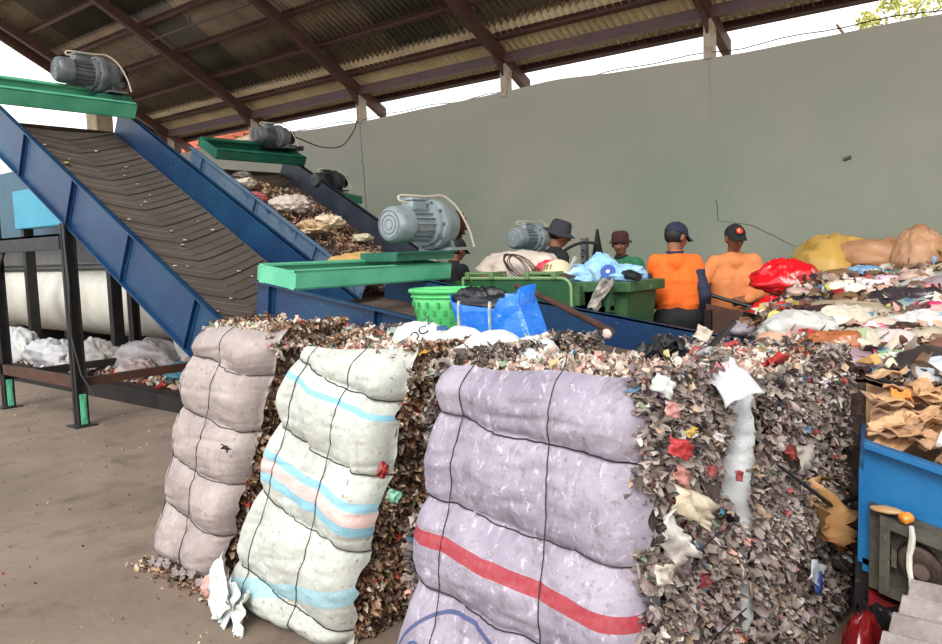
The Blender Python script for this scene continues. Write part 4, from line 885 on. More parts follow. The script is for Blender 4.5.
# stacked corrugated cement sheets
cs_ = thing('corrugated_sheets', 'stack of weathered grey corrugated cement sheets at the near corner', 'roofing sheets', (.3, 2.3, 0))
CEM = mat('grey_cement_sheet', (158, 148, 144), .85, 0, (122, 112, 108), 7, .38, .65, (190, 182, 176), 20, .6, .72, .5, 50)
def cement(z, x0, y0, y1):
    V = []; F = []; n = int((y1-y0)/.012); nx = 3
    for i in range(n+1):
        y = y0+(y1-y0)*i/n; h = .026*math.cos(2*math.pi*y/.125)
        for x in (x0, x0+.8, x0+1.5):
            for t_ in (0, .009): V.append((x, y, z+h+t_+(y-2.3)*.03))
    for i in range(n):
        a = i*6; b = a+6
        for k in (0, 2): F += [(a+k, b+k, b+k+2, a+k+2), (a+k+1, a+k+3, b+k+3, b+k+1)]
        F += [(a, a+1, b+1, b), (a+4, b+4, b+5, a+5)]
    F += [(0, 2, 3, 1), (2, 4, 5, 3), (n*6, n*6+1, n*6+3, n*6+2), (n*6+2, n*6+3, n*6+5, n*6+4)]
    return obj('cement_sheet', V, F, CEM, cs_, smooth=False)
for k in range(6): cement(.26+.03*k, -.47+.006*(k % 3), 1.75, 2.66)
for y in (1.9, 2.5): MB().box((-.4, y-.05, .0), (.9, y+.05, .225)).build('bearer', mat('old_timber', (104, 86, 68), .85, 0, (80, 66, 54), 6, .4, .65), cs_)

# ------------------------------------------------------------------ people
def bake_remesh(mb, name, mt, parent, voxel=.012, smooth=6, disp=None):
    o = obj(name, mb.v, mb.f, None, None)
    bm = bmesh.new(); bm.from_mesh(o.data); bmesh.ops.recalc_face_normals(bm, faces=bm.faces[:]); bm.to_mesh(o.data); bm.free()
    r = o.modifiers.new('r', 'REMESH'); r.mode = 'VOXEL'; r.voxel_size = voxel
    sm = o.modifiers.new('s', 'SMOOTH'); sm.iterations = smooth; sm.factor = .5
    dg = bpy.context.evaluated_depsgraph_get(); dg.update(); me = bpy.data.meshes.new_from_object(o.evaluated_get(dg))
    o.modifiers.clear(); old = o.data; o.data = me; bpy.data.meshes.remove(old); me.name = name
    n = len(me.vertices); co = np.zeros(n*3); me.vertices.foreach_get('co', co); co = co.reshape(-1, 3)
    if disp:
        no = np.zeros(n*3); me.vertices.foreach_get('normal', no); no = no.reshape(-1, 3); co = co+no*disp(co)[:, None]; me.vertices.foreach_set('co', co.ravel())
    me.polygons.foreach_set('use_smooth', [True]*len(me.polygons)); me.materials.clear(); me.materials.append(mt); me.update()
    o.parent = parent; return o
def wr(amp, seed):
    def f(co):
        p = co*np.array([9, 9, 16]); return amp*fbm(p, seed, 3, True)+amp*.8*fbm(co*np.array([5, 5, 5])+3, seed+4, 2)
    return f
def hand_mb(mb, wrist, fwd, pn, side, curl=.6, sc=1.):
    """palm with four fingers and a thumb; pn = palm normal, side = +1 puts the thumb on the +side"""
    f = Vector(fwd).normalized(); n_ = Vector(pn); n_ = (n_-f*n_.dot(f)).normalized(); s_ = f.cross(n_)*side; w_ = Vector(wrist)
    M = Matrix((s_, f, n_)).transposed().to_4x4(); M.translation = w_
    def P(a, b, c): return M @ Vector((a*sc, b*sc, c*sc))
    for a in (-.026, -.009, .009, .026): mb.capsule(P(a*.75, .005, 0), P(a*1.05, .085, 0), .017*sc, .0125*sc, 10)
    mb.capsule(P(0, -.02, 0), P(0, .02, 0), .024*sc, .026*sc, 10)
    for k, (a, L_) in enumerate(((-.033, .062), (-.012, .074), (.011, .08), (.032, .072))):
        p0 = P(a, .088, 0); c1 = curl*.7; c2 = curl*1.5+.1*k*curl; c3 = curl*2.1
        p1 = p0+(f*math.cos(c1)+n_*math.sin(c1))*L_*.42*sc; p2 = p1+(f*math.cos(c2)+n_*math.sin(c2))*L_*.33*sc; p3 = p2+(f*math.cos(c3)+n_*math.sin(c3))*L_*.25*sc
        mb.capsule(p0, p1, .0095*sc, .0088*sc, 8).capsule(p1, p2, .0088*sc, .008*sc, 8).capsule(p2, p3, .008*sc, .0068*sc, 8)
    t0 = P(.03, .02, .004); t1 = P(.058, .05, .02); t2 = P(.062, .082, .035)
    mb.capsule(t0, t1, .0125*sc, .0105*sc, 8).capsule(t1, t2, .0105*sc, .008*sc, 8)
def person(label, pos, face_deg, H, look, shirt, shirt_m, sleeve_m, trous_m, arms, lean=(0, 0), hat=None, skin=SKIN, smile=False, collar=None, shirt_hem=.50, build=1.0):
    t = thing('person', label, 'person', local=True)
    k = H/1.7; lx, ly = lean
    hipz = .52*H; shz = .80*H; nz_ = .848*H; hc = .925*H
    def up(z): q = max(0, (z-hipz)/(H-hipz)); return Vector((lx*q, ly*q, z))
    hips = Vector((0, 0, hipz)); chest = up(.70*H); neck = up(nz_); shc = up(shz)
    yaw, pit = look
    nb = neck+Vector((0, .008, .0)); hl = Matrix.Translation(nb+Vector((0, .008, .055*k))) @ Matrix.Rotation(yaw, 4, 'Z') @ Matrix.Rotation(-pit, 4, 'X')
    def Hd(x, y, z): return hl @ Vector((x*k, y*k, z*k))
    b = MB()
    # head: cranium, face, jaw, nose, ears, brow
    hm = hl @ Matrix.Scale(k, 4)
    b.ell((0, -.008, .085), (.074, .092, .088), hm, 22, 16).ell((0, .022, .045), (.06, .068, .075), hm, 20, 14).ell((0, .036, .0), (.042, .046, .038), hm, 18, 12)
    b.ell((0, .092, .052), (.013, .017, .022), hm).ell((0, .1, .038), (.018, .015, .011), hm).ell((0, .073, .078), (.045, .02, .012), hm)
    b.ell((.034, .062, .044), (.022, .02, .02), hm).ell((-.034, .062, .044), (.022, .02, .02), hm)
    b.ell((0, .078, .014), (.022, .01, .009), hm)
    for sg in (-1, 1): b.ell((sg*.077, -.006, .056), (.011, .02, .032), hm, 10, 8)
    b.capsule(neck-Vector((0, .01, .06*k)), Hd(0, -.02, .03), .056*k, .05*k)
    # torso under the clothes
    b.capsule(hips, chest, .09*k, .085*k).capsule(chest+Vector((-.06, 0, 0)), chest+Vector((.06, 0, 0)), .085*k, .085*k)
    SW = .162*k*build
    sh = {}
    for sg in (-1, 1):
        S_ = shc+Vector((sg*SW, 0, 0)); sh[sg] = S_; b.capsule(shc, S_, .06*k, .05*k)
        el, wr_, fw, pn, curl = arms[sg]; el = Vector(el); wr_ = Vector(wr_)
        b.capsule(S_, el, .045*k, .036*k).capsule(el, wr_, .036*k, .025*k)
        hand_mb(b, wr_+(Vector(fw).normalized())*.01, fw, pn, -sg, curl, k)
    for sg in (-1, 1):
        hp_ = hips+Vector((sg*.085*k, 0, -.02)); kn = Vector((sg*.1*k, .02, .28*H)); an = Vector((sg*.11*k, -.01, .05*H))
        b.capsule(hp_, kn, .075*k, .05*k).capsule(kn, an, .048*k, .034*k)
        b.capsule(an+Vector((0, -.03, -.02)), an+Vector((sg*.02, .15, -.045)), .035*k, .03*k)
    body = bake_remesh(b, 'body', skin, t, .0085, 5)
    # face details
    if True:
        for sg in (-1, 1):
            e = MB().ell((0, 0, 0), (.011*k, .006*k, .0065*k), Matrix.Translation(Hd(sg*.03, .0815, .058)), 12, 8).build('eye', mat('eye_white', (214, 204, 194), .3), body, True)
            MB().ell((0, 0, 0), (.0052*k, .003*k, .0058*k), Matrix.Translation(Hd(sg*.03, .0868, .058)), 10, 6).build('iris', mat('dark_iris', (34, 22, 18), .2), body, True)
            MB().tube([Hd(sg*.014, .09, .074), Hd(sg*.03, .088, .08), Hd(sg*.046, .076, .073)], .0035*k, 6).build('eyebrow', HAIR, body, True)
        MB().tube([Hd(-.022, .078, .017 if smile else .012), Hd(-.01, .0865, .012), Hd(.01, .0865, .012), Hd(.022, .078, .017 if smile else .012)], [.0022*k, .0042*k, .0042*k, .0022*k], 7).build('mouth', mat('lip', (122, 62, 54), .5), body, True)
    h = MB()
    h.ell((0, -.022, .078), (.079, .086, .088), hm, 22, 14)
    hr = h.build('hair', HAIR, t, True)
    # shirt
    s_ = MB(); m_ = 1.16*build
    hem = up(shirt_hem*H) if shirt_hem > .52 else Vector((0, 0, shirt_hem*H))
    s_.capsule(hem+Vector((-.055, 0, .1)), chest+Vector((-.075*build, .0, 0)), .115*m_*k, .115*m_*k, 18).capsule(hem+Vector((.055, 0, .1)), chest+Vector((.075*build, .0, 0)), .115*m_*k, .115*m_*k, 18)
    s_.capsule(chest+Vector((-.07, -.01, .02)), shc+Vector((-.09*k, -.005, -.03)), .115*m_*k, .07*k, 18).capsule(chest+Vector((.07, -.01, .02)), shc+Vector((.09*k, -.005, -.03)), .115*m_*k, .07*k, 18)
    s_.capsule(sh[-1], sh[1], .056*k, .056*k, 16).capsule(shc+Vector((0, -.01, .0)), neck-Vector((0, .008, .03*k)), .09*k, .06*k, 16)
    for sg in (-1, 1): s_.capsule(sh[sg]+Vector((-sg*.02, 0, .0)), neck-Vector((0, .008, .045*k)), .052*k, .05*k, 12)
    if sleeve_m is shirt_m:
        for sg in (-1, 1): s_.capsule(sh[sg], arms[sg][0], .064*k, .055*k, 14).capsule(arms[sg][0], Vector(arms[sg][1]), .058*k, .043*k, 14)
    else:
        for sg in (-1, 1): s_.capsule(sh[sg], sh[sg]+(Vector(arms[sg][0])-sh[sg])*.2, .068*k, .064*k, 14)
    so = bake_remesh(s_, shirt, shirt_m, t, .013, 5, wr(.009, 3))
    if sleeve_m is not shirt_m:
        for sg in (-1, 1):
            q = MB().capsule(sh[sg].lerp(Vector(arms[sg][0]), .16), arms[sg][0], .059*k, .055*k, 14).capsule(arms[sg][0], Vector(arms[sg][1]), .057*k, .043*k, 14)
            bake_remesh(q, 'sleeve', sleeve_m, t, .013, 4, wr(.007, 5))
    q = MB().capsule(hips+Vector((-.055, 0, .03)), hips+Vector((.055, 0, .03)), .135*k, .135*k, 16)
    for sg in (-1, 1):
        hp_ = hips+Vector((sg*.085*k, 0, -.02)); kn = Vector((sg*.1*k, .02, .28*H)); an = Vector((sg*.11*k, -.01, .06*H))
        q.capsule(hp_, kn, .1*k, .078*k, 14).capsule(kn, an, .078*k, .066*k, 14)
    bake_remesh(q, 'trousers', trous_m, t, .016, 4, wr(.008, 8))
    for sg in (-1, 1):
        an = Vector((sg*.11*k, -.01, .05*H)); MB().capsule(an+Vector((0, -.04, -.035)), an+Vector((sg*.02, .16, -.045)), .045*k, .04*k).build('shoe', mat('rubber_boot', (38, 36, 38), .5), t, True)
    if collar: 
        c0 = neck-Vector((0, .004, .012*k)); MB().lathe([(.062*k, -.01), (.07*k, 0), (.066*k, .022), (.058*k, .02), (.058*k, -.01)], 22, Matrix.Translation(c0), 'Z', False).build('collar', collar, t, True)
    if hat: hat(t, hm)
    t.location = pos; t.rotation_euler = (0, 0, math.radians(face_deg))
    return t
def cloth(name, c, c2=None, r=.85): return mat(name, c, r, 0, c2 or tuple(q*.82 for q in c), 6, .35, .7, None, 30, .6, .7, .2, 120)
def baseball(m_, emblem=None):
    def f(t, hm):
        c = MB(); pr = []
        for q in range(9):
            a = q/8*math.pi/2; pr.append((max(.001, math.cos(a)), math.sin(a)))
        V = []; F = []; n = 26
        for r, z in pr:
            for i in range(n): a = 2*math.pi*i/n; V.append((.086*r*math.cos(a), -.012+.101*r*math.sin(a), .092+.092*z))
        for j in range(len(pr)-1):
            for i in range(n): F.append((j*n+i, j*n+(i+1) % n, (j+1)*n+(i+1) % n, (j+1)*n+i))
        c.add(V, F, hm); o = c.build('cap', m_, t, True)
        V = []; F = []; nn = 12
        for th in (0, -.005):
            for i in range(nn+1):
                a = math.pi*(.12+.76*i/nn)
                V.append((.084*math.cos(a), -.012+.098*math.sin(a), .098+th)); rr = 1+.0*i
                V.append((.078*math.cos(a), -.005+.098*math.sin(a)+.072*math.sin(a)**.6, .084+th-.02*abs(math.cos(a))))
        for i in range(nn):
            a = i*2; b_ = (nn+1)*2+a; F += [(a, a+1, a+3, a+2), (b_, b_+2, b_+3, b_+1), (a+1, b_+1, b_+3, a+3), (a, a+2, b_+2, b_)]
        F += [(0, (nn+1)*2, (nn+1)*2+1, 1), (nn*2, nn*2+1, (nn+1)*2+nn*2+1, (nn+1)*2+nn*2)]
        MB().add(V, F, hm).build('cap_bill', m_, o)
        MB().ell((0, -.012, .185), (.008, .008, .005), hm).build('cap_button', m_, o, True)
        MB().tube([hm @ Vector((.03*math.cos(a)*1.0, -.112+.02*abs(math.cos(a)), .105+.022*math.sin(a))) for a in np.linspace(0, math.pi, 10)], .002, 5).build('cap_opening', m_, o)
        if emblem:
            th = hm @ Matrix.Translation((0, .082, .142)) @ Matrix.Rotation(math.radians(-52), 4, 'X')
            MB().lathe([(.001, .0), (.028, 0), (.028, .004), (.001, .005)], 22, th, 'Z').build('cap_emblem', mat('emblem_red', (206, 44, 48), .6), o)
            MB().prism([(0, -.022, .006), (.012, -.012, .006), (.02, .004, .006), (.004, .014, .006), (-.002, 0, .006)], (0, 0, .002), th).build('emblem_mark', mat('emblem_gold', (236, 190, 110), .6), o)
    return f
def brimmed(m_, rt, rb, hgt, brim, droop_, flat, band=None):
    def f(t, hm):
        pr = [(rb, 0)]
        for q in range(1, 7):
            a = q/6*math.pi/2; pr.append((rt*math.cos(a)**flat+.0005, hgt*(.55+.45*math.sin(a))))
        V = []; F = []; n = 30
        full = [(rb+brim, -droop_-.004), (rb+brim+.002, -droop_), (rb+.004, .004)]+pr[1:]
        for r, z in full:
            for i in range(n): a = 2*math.pi*i/n; V.append((r*.92*math.cos(a), -.01+r*1.06*math.sin(a), .088+z+(-.012*math.cos(2*a) if r > rb+.01 else 0)))
        for j in range(len(full)-1):
            for i in range(n): F.append((j*n+i, j*n+(i+1) % n, (j+1)*n+(i+1) % n, (j+1)*n+i))
        V2 = []
        for r, z in ((rb-.002, -.002), (rb+brim, -droop_-.004)):
            for i in range(n): a = 2*math.pi*i/n; V2.append((r*.92*math.cos(a), -.01+r*1.06*math.sin(a), .088+z+(-.012*math.cos(2*a) if r > rb+.01 else 0)))
        F2 = [(i, i+n, (i+1) % n+n, (i+1) % n) for i in range(n)]
        o = MB().add(V, F, hm).add(V2, F2, hm).build('hat', m_, t, True)
        if band: MB().lathe([(rb*1.0+.003, .008), (rb*1.0+.004, .03)], 30, hm @ Matrix.Translation((0, -.01, .088)) @ Matrix.Diagonal((.92, 1.06, 1, 1)), 'Z', False).build('hat_band', band, o)
    return f
ORANGE = cloth('orange_jersey', (238, 112, 34), (226, 98, 28)); NAVY = cloth('navy_cloth', (44, 48, 70)); BLK = cloth('black_cloth', (30, 30, 34)); TAN = cloth('peach_orange_cloth', (224, 142, 88), (208, 124, 72)); GJ = cloth('green_jacket', (46, 120, 82)); MRN = cloth('maroon_felt', (74, 38, 42)); GREYH = cloth('charcoal_cotton', (50, 50, 58)); BEI = cloth('grey_beige_cloth', (128, 118, 104))
# arms: side: (elbow, wrist, hand forward, palm normal, curl) in the person's own frame (x right, y forward)
o1 = person('man seen from behind in an orange jersey with navy sleeves and dark blue cap', (-2.64, 5.72, 0), 28, 1.685, (math.radians(-50), math.radians(18)), 'shirt', ORANGE, NAVY, BLK,
            {1: ((.2, -.03, 1.1), (.2, .1, .88), (.1, .8, -.6), (-1, 0, 0), .5), -1: ((-.22, .1, 1.12), (-.14, .32, 1.0), (.2, 1, -.1), (0, 0, -1), .5)}, (-.02, .07), baseball(cloth('dark_blue_cap', (38, 44, 68))), collar=mat('navy_collar', (40, 44, 66), .8), shirt_hem=.55, build=.88)
# pale piping on the jersey
o2 = person('man facing us in a faded orange long-sleeved shirt and black cap, holding a dark bar', (-2.50, 6.5, 0), -146, 1.66, (math.radians(8), math.radians(12)), 'shirt', TAN, TAN, BLK,
            {1: ((.3, .1, 1.13), (.3, .36, 1.08), (.2, 1, -.1), (-.2, 0, -1), .5), -1: ((-.24, .04, 1.07), (-.06, .25, 1.03), (.9, .35, -.15), (0, -1, -.2), 1.0)}, (0, .05), baseball(cloth('black_cap', (34, 32, 34)), True), shirt_hem=.47)
bar = MB().tube([(-2.74, 6.15, 1.12), (-2.46, 6.22, 1.03), (-2.09, 6.25, .93)], .016, 8).build('dark_bar', BLACKST, None, True); tag(bar, 'dark steel bar held by the man in faded orange', 'bar')
o3 = person('man in a black shirt and charcoal bucket hat in profile behind the bins', (-3.94, 5.95, 0), -38, 1.76, (math.radians(-22), math.radians(20)), 'shirt', BLK, BLK, NAVY,
            {1: ((.24, .05, 1.08), (.2, .3, 1.0), (0, 1, -.1), (0, 0, -1), .5), -1: ((-.24, .05, 1.08), (-.18, .3, 1.0), (0, 1, -.1), (0, 0, -1), .5)}, (0, .05), brimmed(GREYH, .084, .09, .1, .05, .028, .45))
o4 = person('smiling man in a maroon bowler hat and green jacket with black collar', (-3.66, 6.75, 0), 178, 1.64, (math.radians(22), math.radians(8)), 'jacket', GJ, BEI, BLK,
            {1: ((.26, .05, 1.05), (.12, .26, 1.16), (-.3, .6, .6), (-.4, -.6, 0), .6), -1: ((-.27, .05, 1.06), (-.2, .3, 1.02), (.3, 1, -.1), (0, 0, -1), .5)}, (0, .06), brimmed(MRN, .09, .09, .105, .034, -.002, .5), smile=True, collar=mat('black_collar', (28, 26, 28), .8))
o5 = person('man in a black cap mostly hidden behind the big silver motor and white sack', (-4.83, 5.6, 0), -20, 1.64, (math.radians(10), math.radians(20)), 'shirt', BLK, BLK, BLK,
            {1: ((.24, .05, 1.0), (.2, .25, .95), (0, 1, -.1), (0, 0, -1), .5), -1: ((-.24, .05, 1.0), (-.18, .25, .95), (0, 1, -.1), (0, 0, -1), .5)}, (0, .03), baseball(cloth('black_cap', (34, 32, 34))))

# ------------------------------------------------------------------ scraps that can be told apart on the bales (parts of their bale)
def scrap(parent, name, label, c, sx, sy, colr, nrm, rot=0., seed=1, amp=.25, mt=None):
    c = (c[0]-(.018 if nrm is EN else 0), c[1], c[2]-(.012 if nrm is UP else 0)); g_ = sum(colr)/3; colr = tuple(q*.8*.92+g_*.2*.92 for q in colr); o = sheet(name, c, sx*.62, sy*.68, colr, nrm, rot, seed, amp*1.3, parent, mt, 9, .003); o['label'] = label; return o
EN = (1, -.15, .15); UP = (0, -.2, 1)
X = -.792
scrap(b3, 'film_scrap', 'bright red film with a yellow edge', (X, 1.76, 1.0), .075, .10, (204, 40, 38), EN, .3, 1)
scrap(b3, 'film_scrap', 'yellow film strip', (X+.008, 1.80, 1.035), .03, .07, (224, 180, 62), EN, .9, 2)
scrap(b3, 'film_scrap', 'pink film', (X, 1.77, .93), .06, .1, (206, 128, 118), EN, .2, 3)
scrap(b3, 'film_scrap', 'cream film sheet', (X, 1.80, .85), .12, .24, (214, 196, 164), EN, .15, 4)
scrap(b3, 'film_scrap', 'white film triangle', (X, 1.72, .79), .09, .22, (222, 214, 204), EN, -.2, 5)
scrap(b3, 'film_scrap', 'pale beige film', (X-.02, 1.70, .7), .08, .1, (206, 196, 178), EN, .5, 6)
scrap(b3, 'film_scrap', 'dark red film', (X, 1.95, .9), .05, .05, (160, 56, 52), EN, .5, 7)
scrap(b3, 'film_scrap', 'faded pink film near the top', (X-.01, 1.74, 1.1), .06, .07, (212, 140, 130), EN, .5, 8)
scrap(b3, 'film_scrap', 'clear film flap at the top corner', (X-.07, 1.78, 1.15), .07, .08, (206, 210, 204), (.6, -.6, .4), .5, 9, mt=FILM)
scrap(b3, 'film_scrap', 'red film in the middle of the end', (X, 2.14, .84), .05, .05, (166, 50, 48), EN, .5, 10)
scrap(b3, 'film_scrap', 'dark red film low on the end', (X, 1.9, .62), .06, .08, (140, 44, 46), EN, .5, 11)
scrap(b3, 'film_scrap', 'white label scrap', (X, 2.0, .98), .035, .06, (216, 206, 204), EN, .3, 12)
scrap(b3, 'film_scrap', 'small blue scrap', (X, 2.02, .77), .02, .03, (60, 130, 170), EN, .3, 13)
scrap(r3, 'film_scrap', 'red film beside the white sack edge', (X-.01, 2.62, .80), .07, .12, (170, 46, 44), EN, .2, 14)
scrap(r3, 'film_scrap', 'grey paper flap', (X+.01, 2.68, .77), .14, .16, (170, 158, 146), EN, .7, 15)
scrap(r3, 'film_scrap', 'black film knot beside the white sack edge', (X-.01, 2.46, .98), .07, .08, (34, 34, 42), EN, .3, 16, .4)
scrap(r3, 'label_scrap', 'white and blue printed label', (X+.02, 2.83, .32), .13, .15, (206, 212, 226), EN, .1, 17, .1)
scrap(r3, 'label_scrap', 'blue lower band of the printed label', (X+.028, 2.83, .285), .125, .05, (50, 84, 170), EN, .1, 18, .1)
scrap(r3, 'film_scrap', 'film layers tinted amber as a sunlit patch', (X+.02, 2.90, .52), .2, .5, (222, 160, 92), EN, .05, 19, .3)  # this scrap and the next paint the sun's orange glow on the bale end
scrap(r3, 'film_scrap', 'film tinted brown amber for the sunlit patch', (X+.025, 2.96, .42), .12, .26, (176, 112, 62), EN, .1, 20, .3)
scrap(r3, 'film_scrap', 'long pale film sliver', (X+.03, 3.05, .33), .05, .14, (186, 186, 184), (.7, .2, .6), 1.4, 21, .2)
scrap(r3, 'film_scrap', 'pink sliver', (X+.02, 3.02, .41), .03, .09, (222, 160, 140), EN, 1.3, 22, .2)
scrap(r3, 'film_scrap', 'blue scrap at the top rim', (X, 2.72, 1.03), .03, .05, (60, 90, 150), EN, 1.3, 23, .2)
scrap(r3, 'film_scrap', 'white crumpled wisp', (X, 2.95, .98), .05, .08, (214, 206, 206), EN, 1.1, 24, .4)
UP = (0, -.2, 1)
scrap(r3, 'film_scrap', 'bright red film on top of the open-ended bale', (-.84, 2.55, 1.125), .13, .07, (206, 46, 40), UP, .2, 25, .3)
scrap(r3, 'film_scrap', 'white sack flap with faint red print', (-.88, 2.26, 1.085), .2, .2, (214, 218, 226), (.55, -.6, .6), .3, 26, .1)
scrap(r3, 'film_scrap', 'red and white film on the bale top', (-1.12, 2.55, 1.12), .16, .07, (204, 96, 92), UP, .2, 27, .3)
scrap(b3, 'film_scrap', 'white sheet behind the black film', (-1.05, 2.32, 1.135), .13, .09, (212, 212, 210), UP, .5, 28, .25)
for k in range(4): o = sheet('film_scrap', (-1.17+.03*k, 2.36-.02*k, 1.13+.012*k), .1, .07, (36, 36, 40), (.3, -.4+.3*k, .8), k*.9, 130+k, .5, b3, None, 11, .003); o['label'] = 'torn black film'
o = MB().tube([(-1.17, 2.36, 1.19), (-1.06, 2.2, 1.165), (-.99, 2.12, 1.14)], [.012, .008, .004], 6).build('plastic_strap', BLACKST, b3); o['label'] = 'black strap across the bale top'
o = crumple('film_scrap', (-.98, 2.36, 1.13), (.05, .045, .03), (74, 74, 76), r3, 33, .6, 3, 30, FILM, col2=(160, 160, 160)); o['label'] = 'grey clear film knot'
o = MB().tube([(-1.0, 2.3, 1.12), (-1.04, 2.5, 1.15), (-1.10, 2.86, 1.2)], [.008, .012, .014], 6).build('plastic_strap', BLACKST, r3); o['label'] = 'black strap sticking up towards the conveyor'
o = MB().tube([(X+.02, 2.35, .83), (X+.035, 2.9, .55), (X+.04, 3.1, .52), (X+.05, 3.45, .46)], [.004, .008, .01, .007], 6).build('plastic_strap', BLACKST, r3); o['label'] = 'black strap crossing the open end'
o = MB().tube([(-1.72, 2.62, 1.1), (-1.70, 2.58, 1.14), (-1.69, 2.6, 1.17)], .012, 6).build('plastic_strap', BLACKST, r3)
scrap(r2, 'film_scrap', 'coral red film lump by the printed sack', (-2.62, 2.5, 1.12), .12, .08, (206, 96, 88), UP, .2, 34, .35)
scrap(b2, 'film_scrap', 'orange yellow film piece', (-2.03, 2.16, 1.125), .08, .05, (240, 176, 50), UP, .6, 35, .2)
scrap(r2, 'film_scrap', 'blue film twist on the printed sack', (-2.06, 2.32, 1.19), .03, .07, (42, 110, 180), (0, -.9, .5), .8, 36, .3)
scrap(b3, 'film_scrap', 'orange film shred', (-1.92, 2.22, 1.13), .06, .03, (226, 132, 70), UP, .8, 37, .3)
scrap(r1, 'film_scrap', 'red film on the farthest bale top', (-2.95, 2.75, 1.1), .08, .06, (198, 66, 66), UP, .4, 38, .3)
scrap(r1, 'film_scrap', 'pale green film on the bale top', (-3.1, 2.7, 1.1), .16, .09, (180, 196, 172), UP, .4, 39, .3)
scrap(r1, 'film_scrap', 'sky blue film', (-2.98, 2.95, 1.1), .05, .06, (80, 160, 200), UP, .4, 40, .3)
scrap(r2, 'film_scrap', 'mint film sheet', (-2.74, 2.72, 1.11), .16, .1, (186, 200, 180), UP, 1.4, 41, .3)
scrap(b2, 'film_scrap', 'sky blue film at the rim', (-2.72, 2.42, 1.12), .05, .04, (80, 170, 206), UP, .4, 42, .3)
scrap(r3, 'film_scrap', 'beige film standing up at the back edge', (-1.32, 3.1, 1.12), .09, .09, (206, 190, 170), (.3, -.8, .4), .4, 43, .3)
scrap(r3, 'film_scrap', 'red film near the back edge', (-1.18, 3.05, 1.1), .09, .05, (206, 70, 66), UP, .4, 44, .3)
scrap(b2, 'film_scrap', 'mint green scrap between the white and lavender bales', (-2.0, 1.95, .62), .07, .07, (128, 200, 170), (.8, -.6, .1), .4, 45, .3)
scrap(b2, 'film_scrap', 'red scrap between the white and lavender bales', (-2.02, 1.92, .72), .09, .05, (176, 50, 46), (.8, -.6, .1), .4, 46, .3)
scrap(b1, 'film_scrap', 'pink film on the shredded flank', (-2.93, 2.1, .5), .07, .1, (196, 92, 88), (.8, -.6, .1), .4, 47, .3)
scrap(b1, 'film_scrap', 'black wad on the sack', (-3.02, 1.93, .66), .04, .06, (40, 38, 40), (.3, -.9, .1), .4, 48, .4)
for k in range(7):
    scrap(b1, 'sack_fringe', 'frayed sack hem', (-3.60+.07*k, 1.86, .03+.01*(k % 3)), .08, .06, (150, 134, 130), (0, -1, .5), k*.5, 60+k, .35)
for k, (dx, dz, w_, h_q, cq) in enumerate(((0, .12, .16, .24, (206, 210, 206)), (.07, .07, .2, .14, (196, 204, 206)), (.03, .04, .16, .1, (186, 200, 206)), (.16, .04, .2, .1, (208, 208, 200)))):
    o = sheet('loose_cloth', (-2.86+dx, 1.765-.01*k, dz), w_, h_q, cq, (-.3, -1, .35), .4*k, 90+k, .16, b2, None, 13, .004); o['label'] = 'loose white sack cloth bunched at the foot'
o = crumple('pink_film', (-3.06, 1.86, .04), (.06, .05, .05), (196, 150, 142), b1, 72, .4, 3, 40); o['label'] = 'pinkish film bunched at the foot'
# white sack rims of the second row, with the printed letters
WS = mat('white_sack_cloth', (212, 216, 214), .6, 0, (190, 194, 194), 8, .4, .68, (130, 120, 112), 30, .66, .74, .2, 70)
for (x, y, rx, ry, rz_, sd_) in ((-2.29, 2.44, .15, .08, .1, 81), (-2.06, 2.44, .13, .07, .085, 82), (-1.9, 2.46, .12, .07, .075, 83), (-1.72, 2.46, .1, .06, .06, 84), (-1.83, 2.26, .13, .05, .05, 85), (-1.66, 2.28, .1, .05, .045, 86)):
    o = crumple('sack_rim', (x, y, 1.10), (rx, ry, rz_), (212, 216, 214), r2 if x < -1.75 else r3, sd_, .12, 2.5, 44, WS)
def letters(txt, size, M, m_, parent, name='print'):
    cu = bpy.data.curves.new('t', 'FONT'); cu.body = txt; cu.size = size; cu.extrude = .0008; cu.align_x = 'CENTER'
    o = bpy.data.objects.new('t', cu); SC.collection.objects.link(o); dg = bpy.context.evaluated_depsgraph_get(); dg.update()
    me = bpy.data.meshes.new_from_object(o.evaluated_get(dg)); bpy.data.objects.remove(o); me.name = name
    p = bpy.data.objects.new(name, me); SC.collection.objects.link(p); me.materials.clear(); me.materials.append(m_)
    me.transform(M)
    if parent is not None:
        if parent in ORG: me.transform(Matrix.Translation(-Vector(ORG[parent])))
        p.parent = parent
    return p
def facing_M(p, nrm, roll):
    z = Vector(nrm).normalized(); x = Vector((0, 0, 1)).cross(z).normalized(); y = z.cross(x); Mx = Matrix((x, y, z)).transposed().to_4x4() @ Matrix.Rotation(roll, 4, 'Z'); Mx.translation = Vector(p); return Mx
WSR = [c for c in r2.children if c.name.startswith('sack_rim')]
def proj(p, tgt, nrm):
    from mathutils.bvhtree import BVHTree
    bm = bmesh.new(); bm.from_mesh(tgt.data); tr_ = BVHTree.FromBMesh(bm); d = -Vector(nrm).normalized()
    for v in p.data.vertices:
        h = tr_.ray_cast(v.co-d*.3, d)
        if h[0] is not None: v.co = h[0]-d*.0025
    bm.free()
PN = (.25, -1, .45)
p_ = letters('IOC', .06, facing_M((-2.235, 2.355, 1.145), (.25, -1, .45), .75), mat('dark_green_ink', (48, 66, 58), .7), r2)
proj(p_, WSR[0], PN)
proj(letters('Z', .05, facing_M((-2.165, 2.36, 1.205), (.25, -1, .45), .75), mat('dark_green_ink', (0, 0, 0)), r2), WSR[1], PN)
letters('AVI', .03, facing_M((-.875, 2.19, 1.135), (.6, -.7, .6), -.05), mat('faint_red_ink', (206, 120, 140), .7), r3)
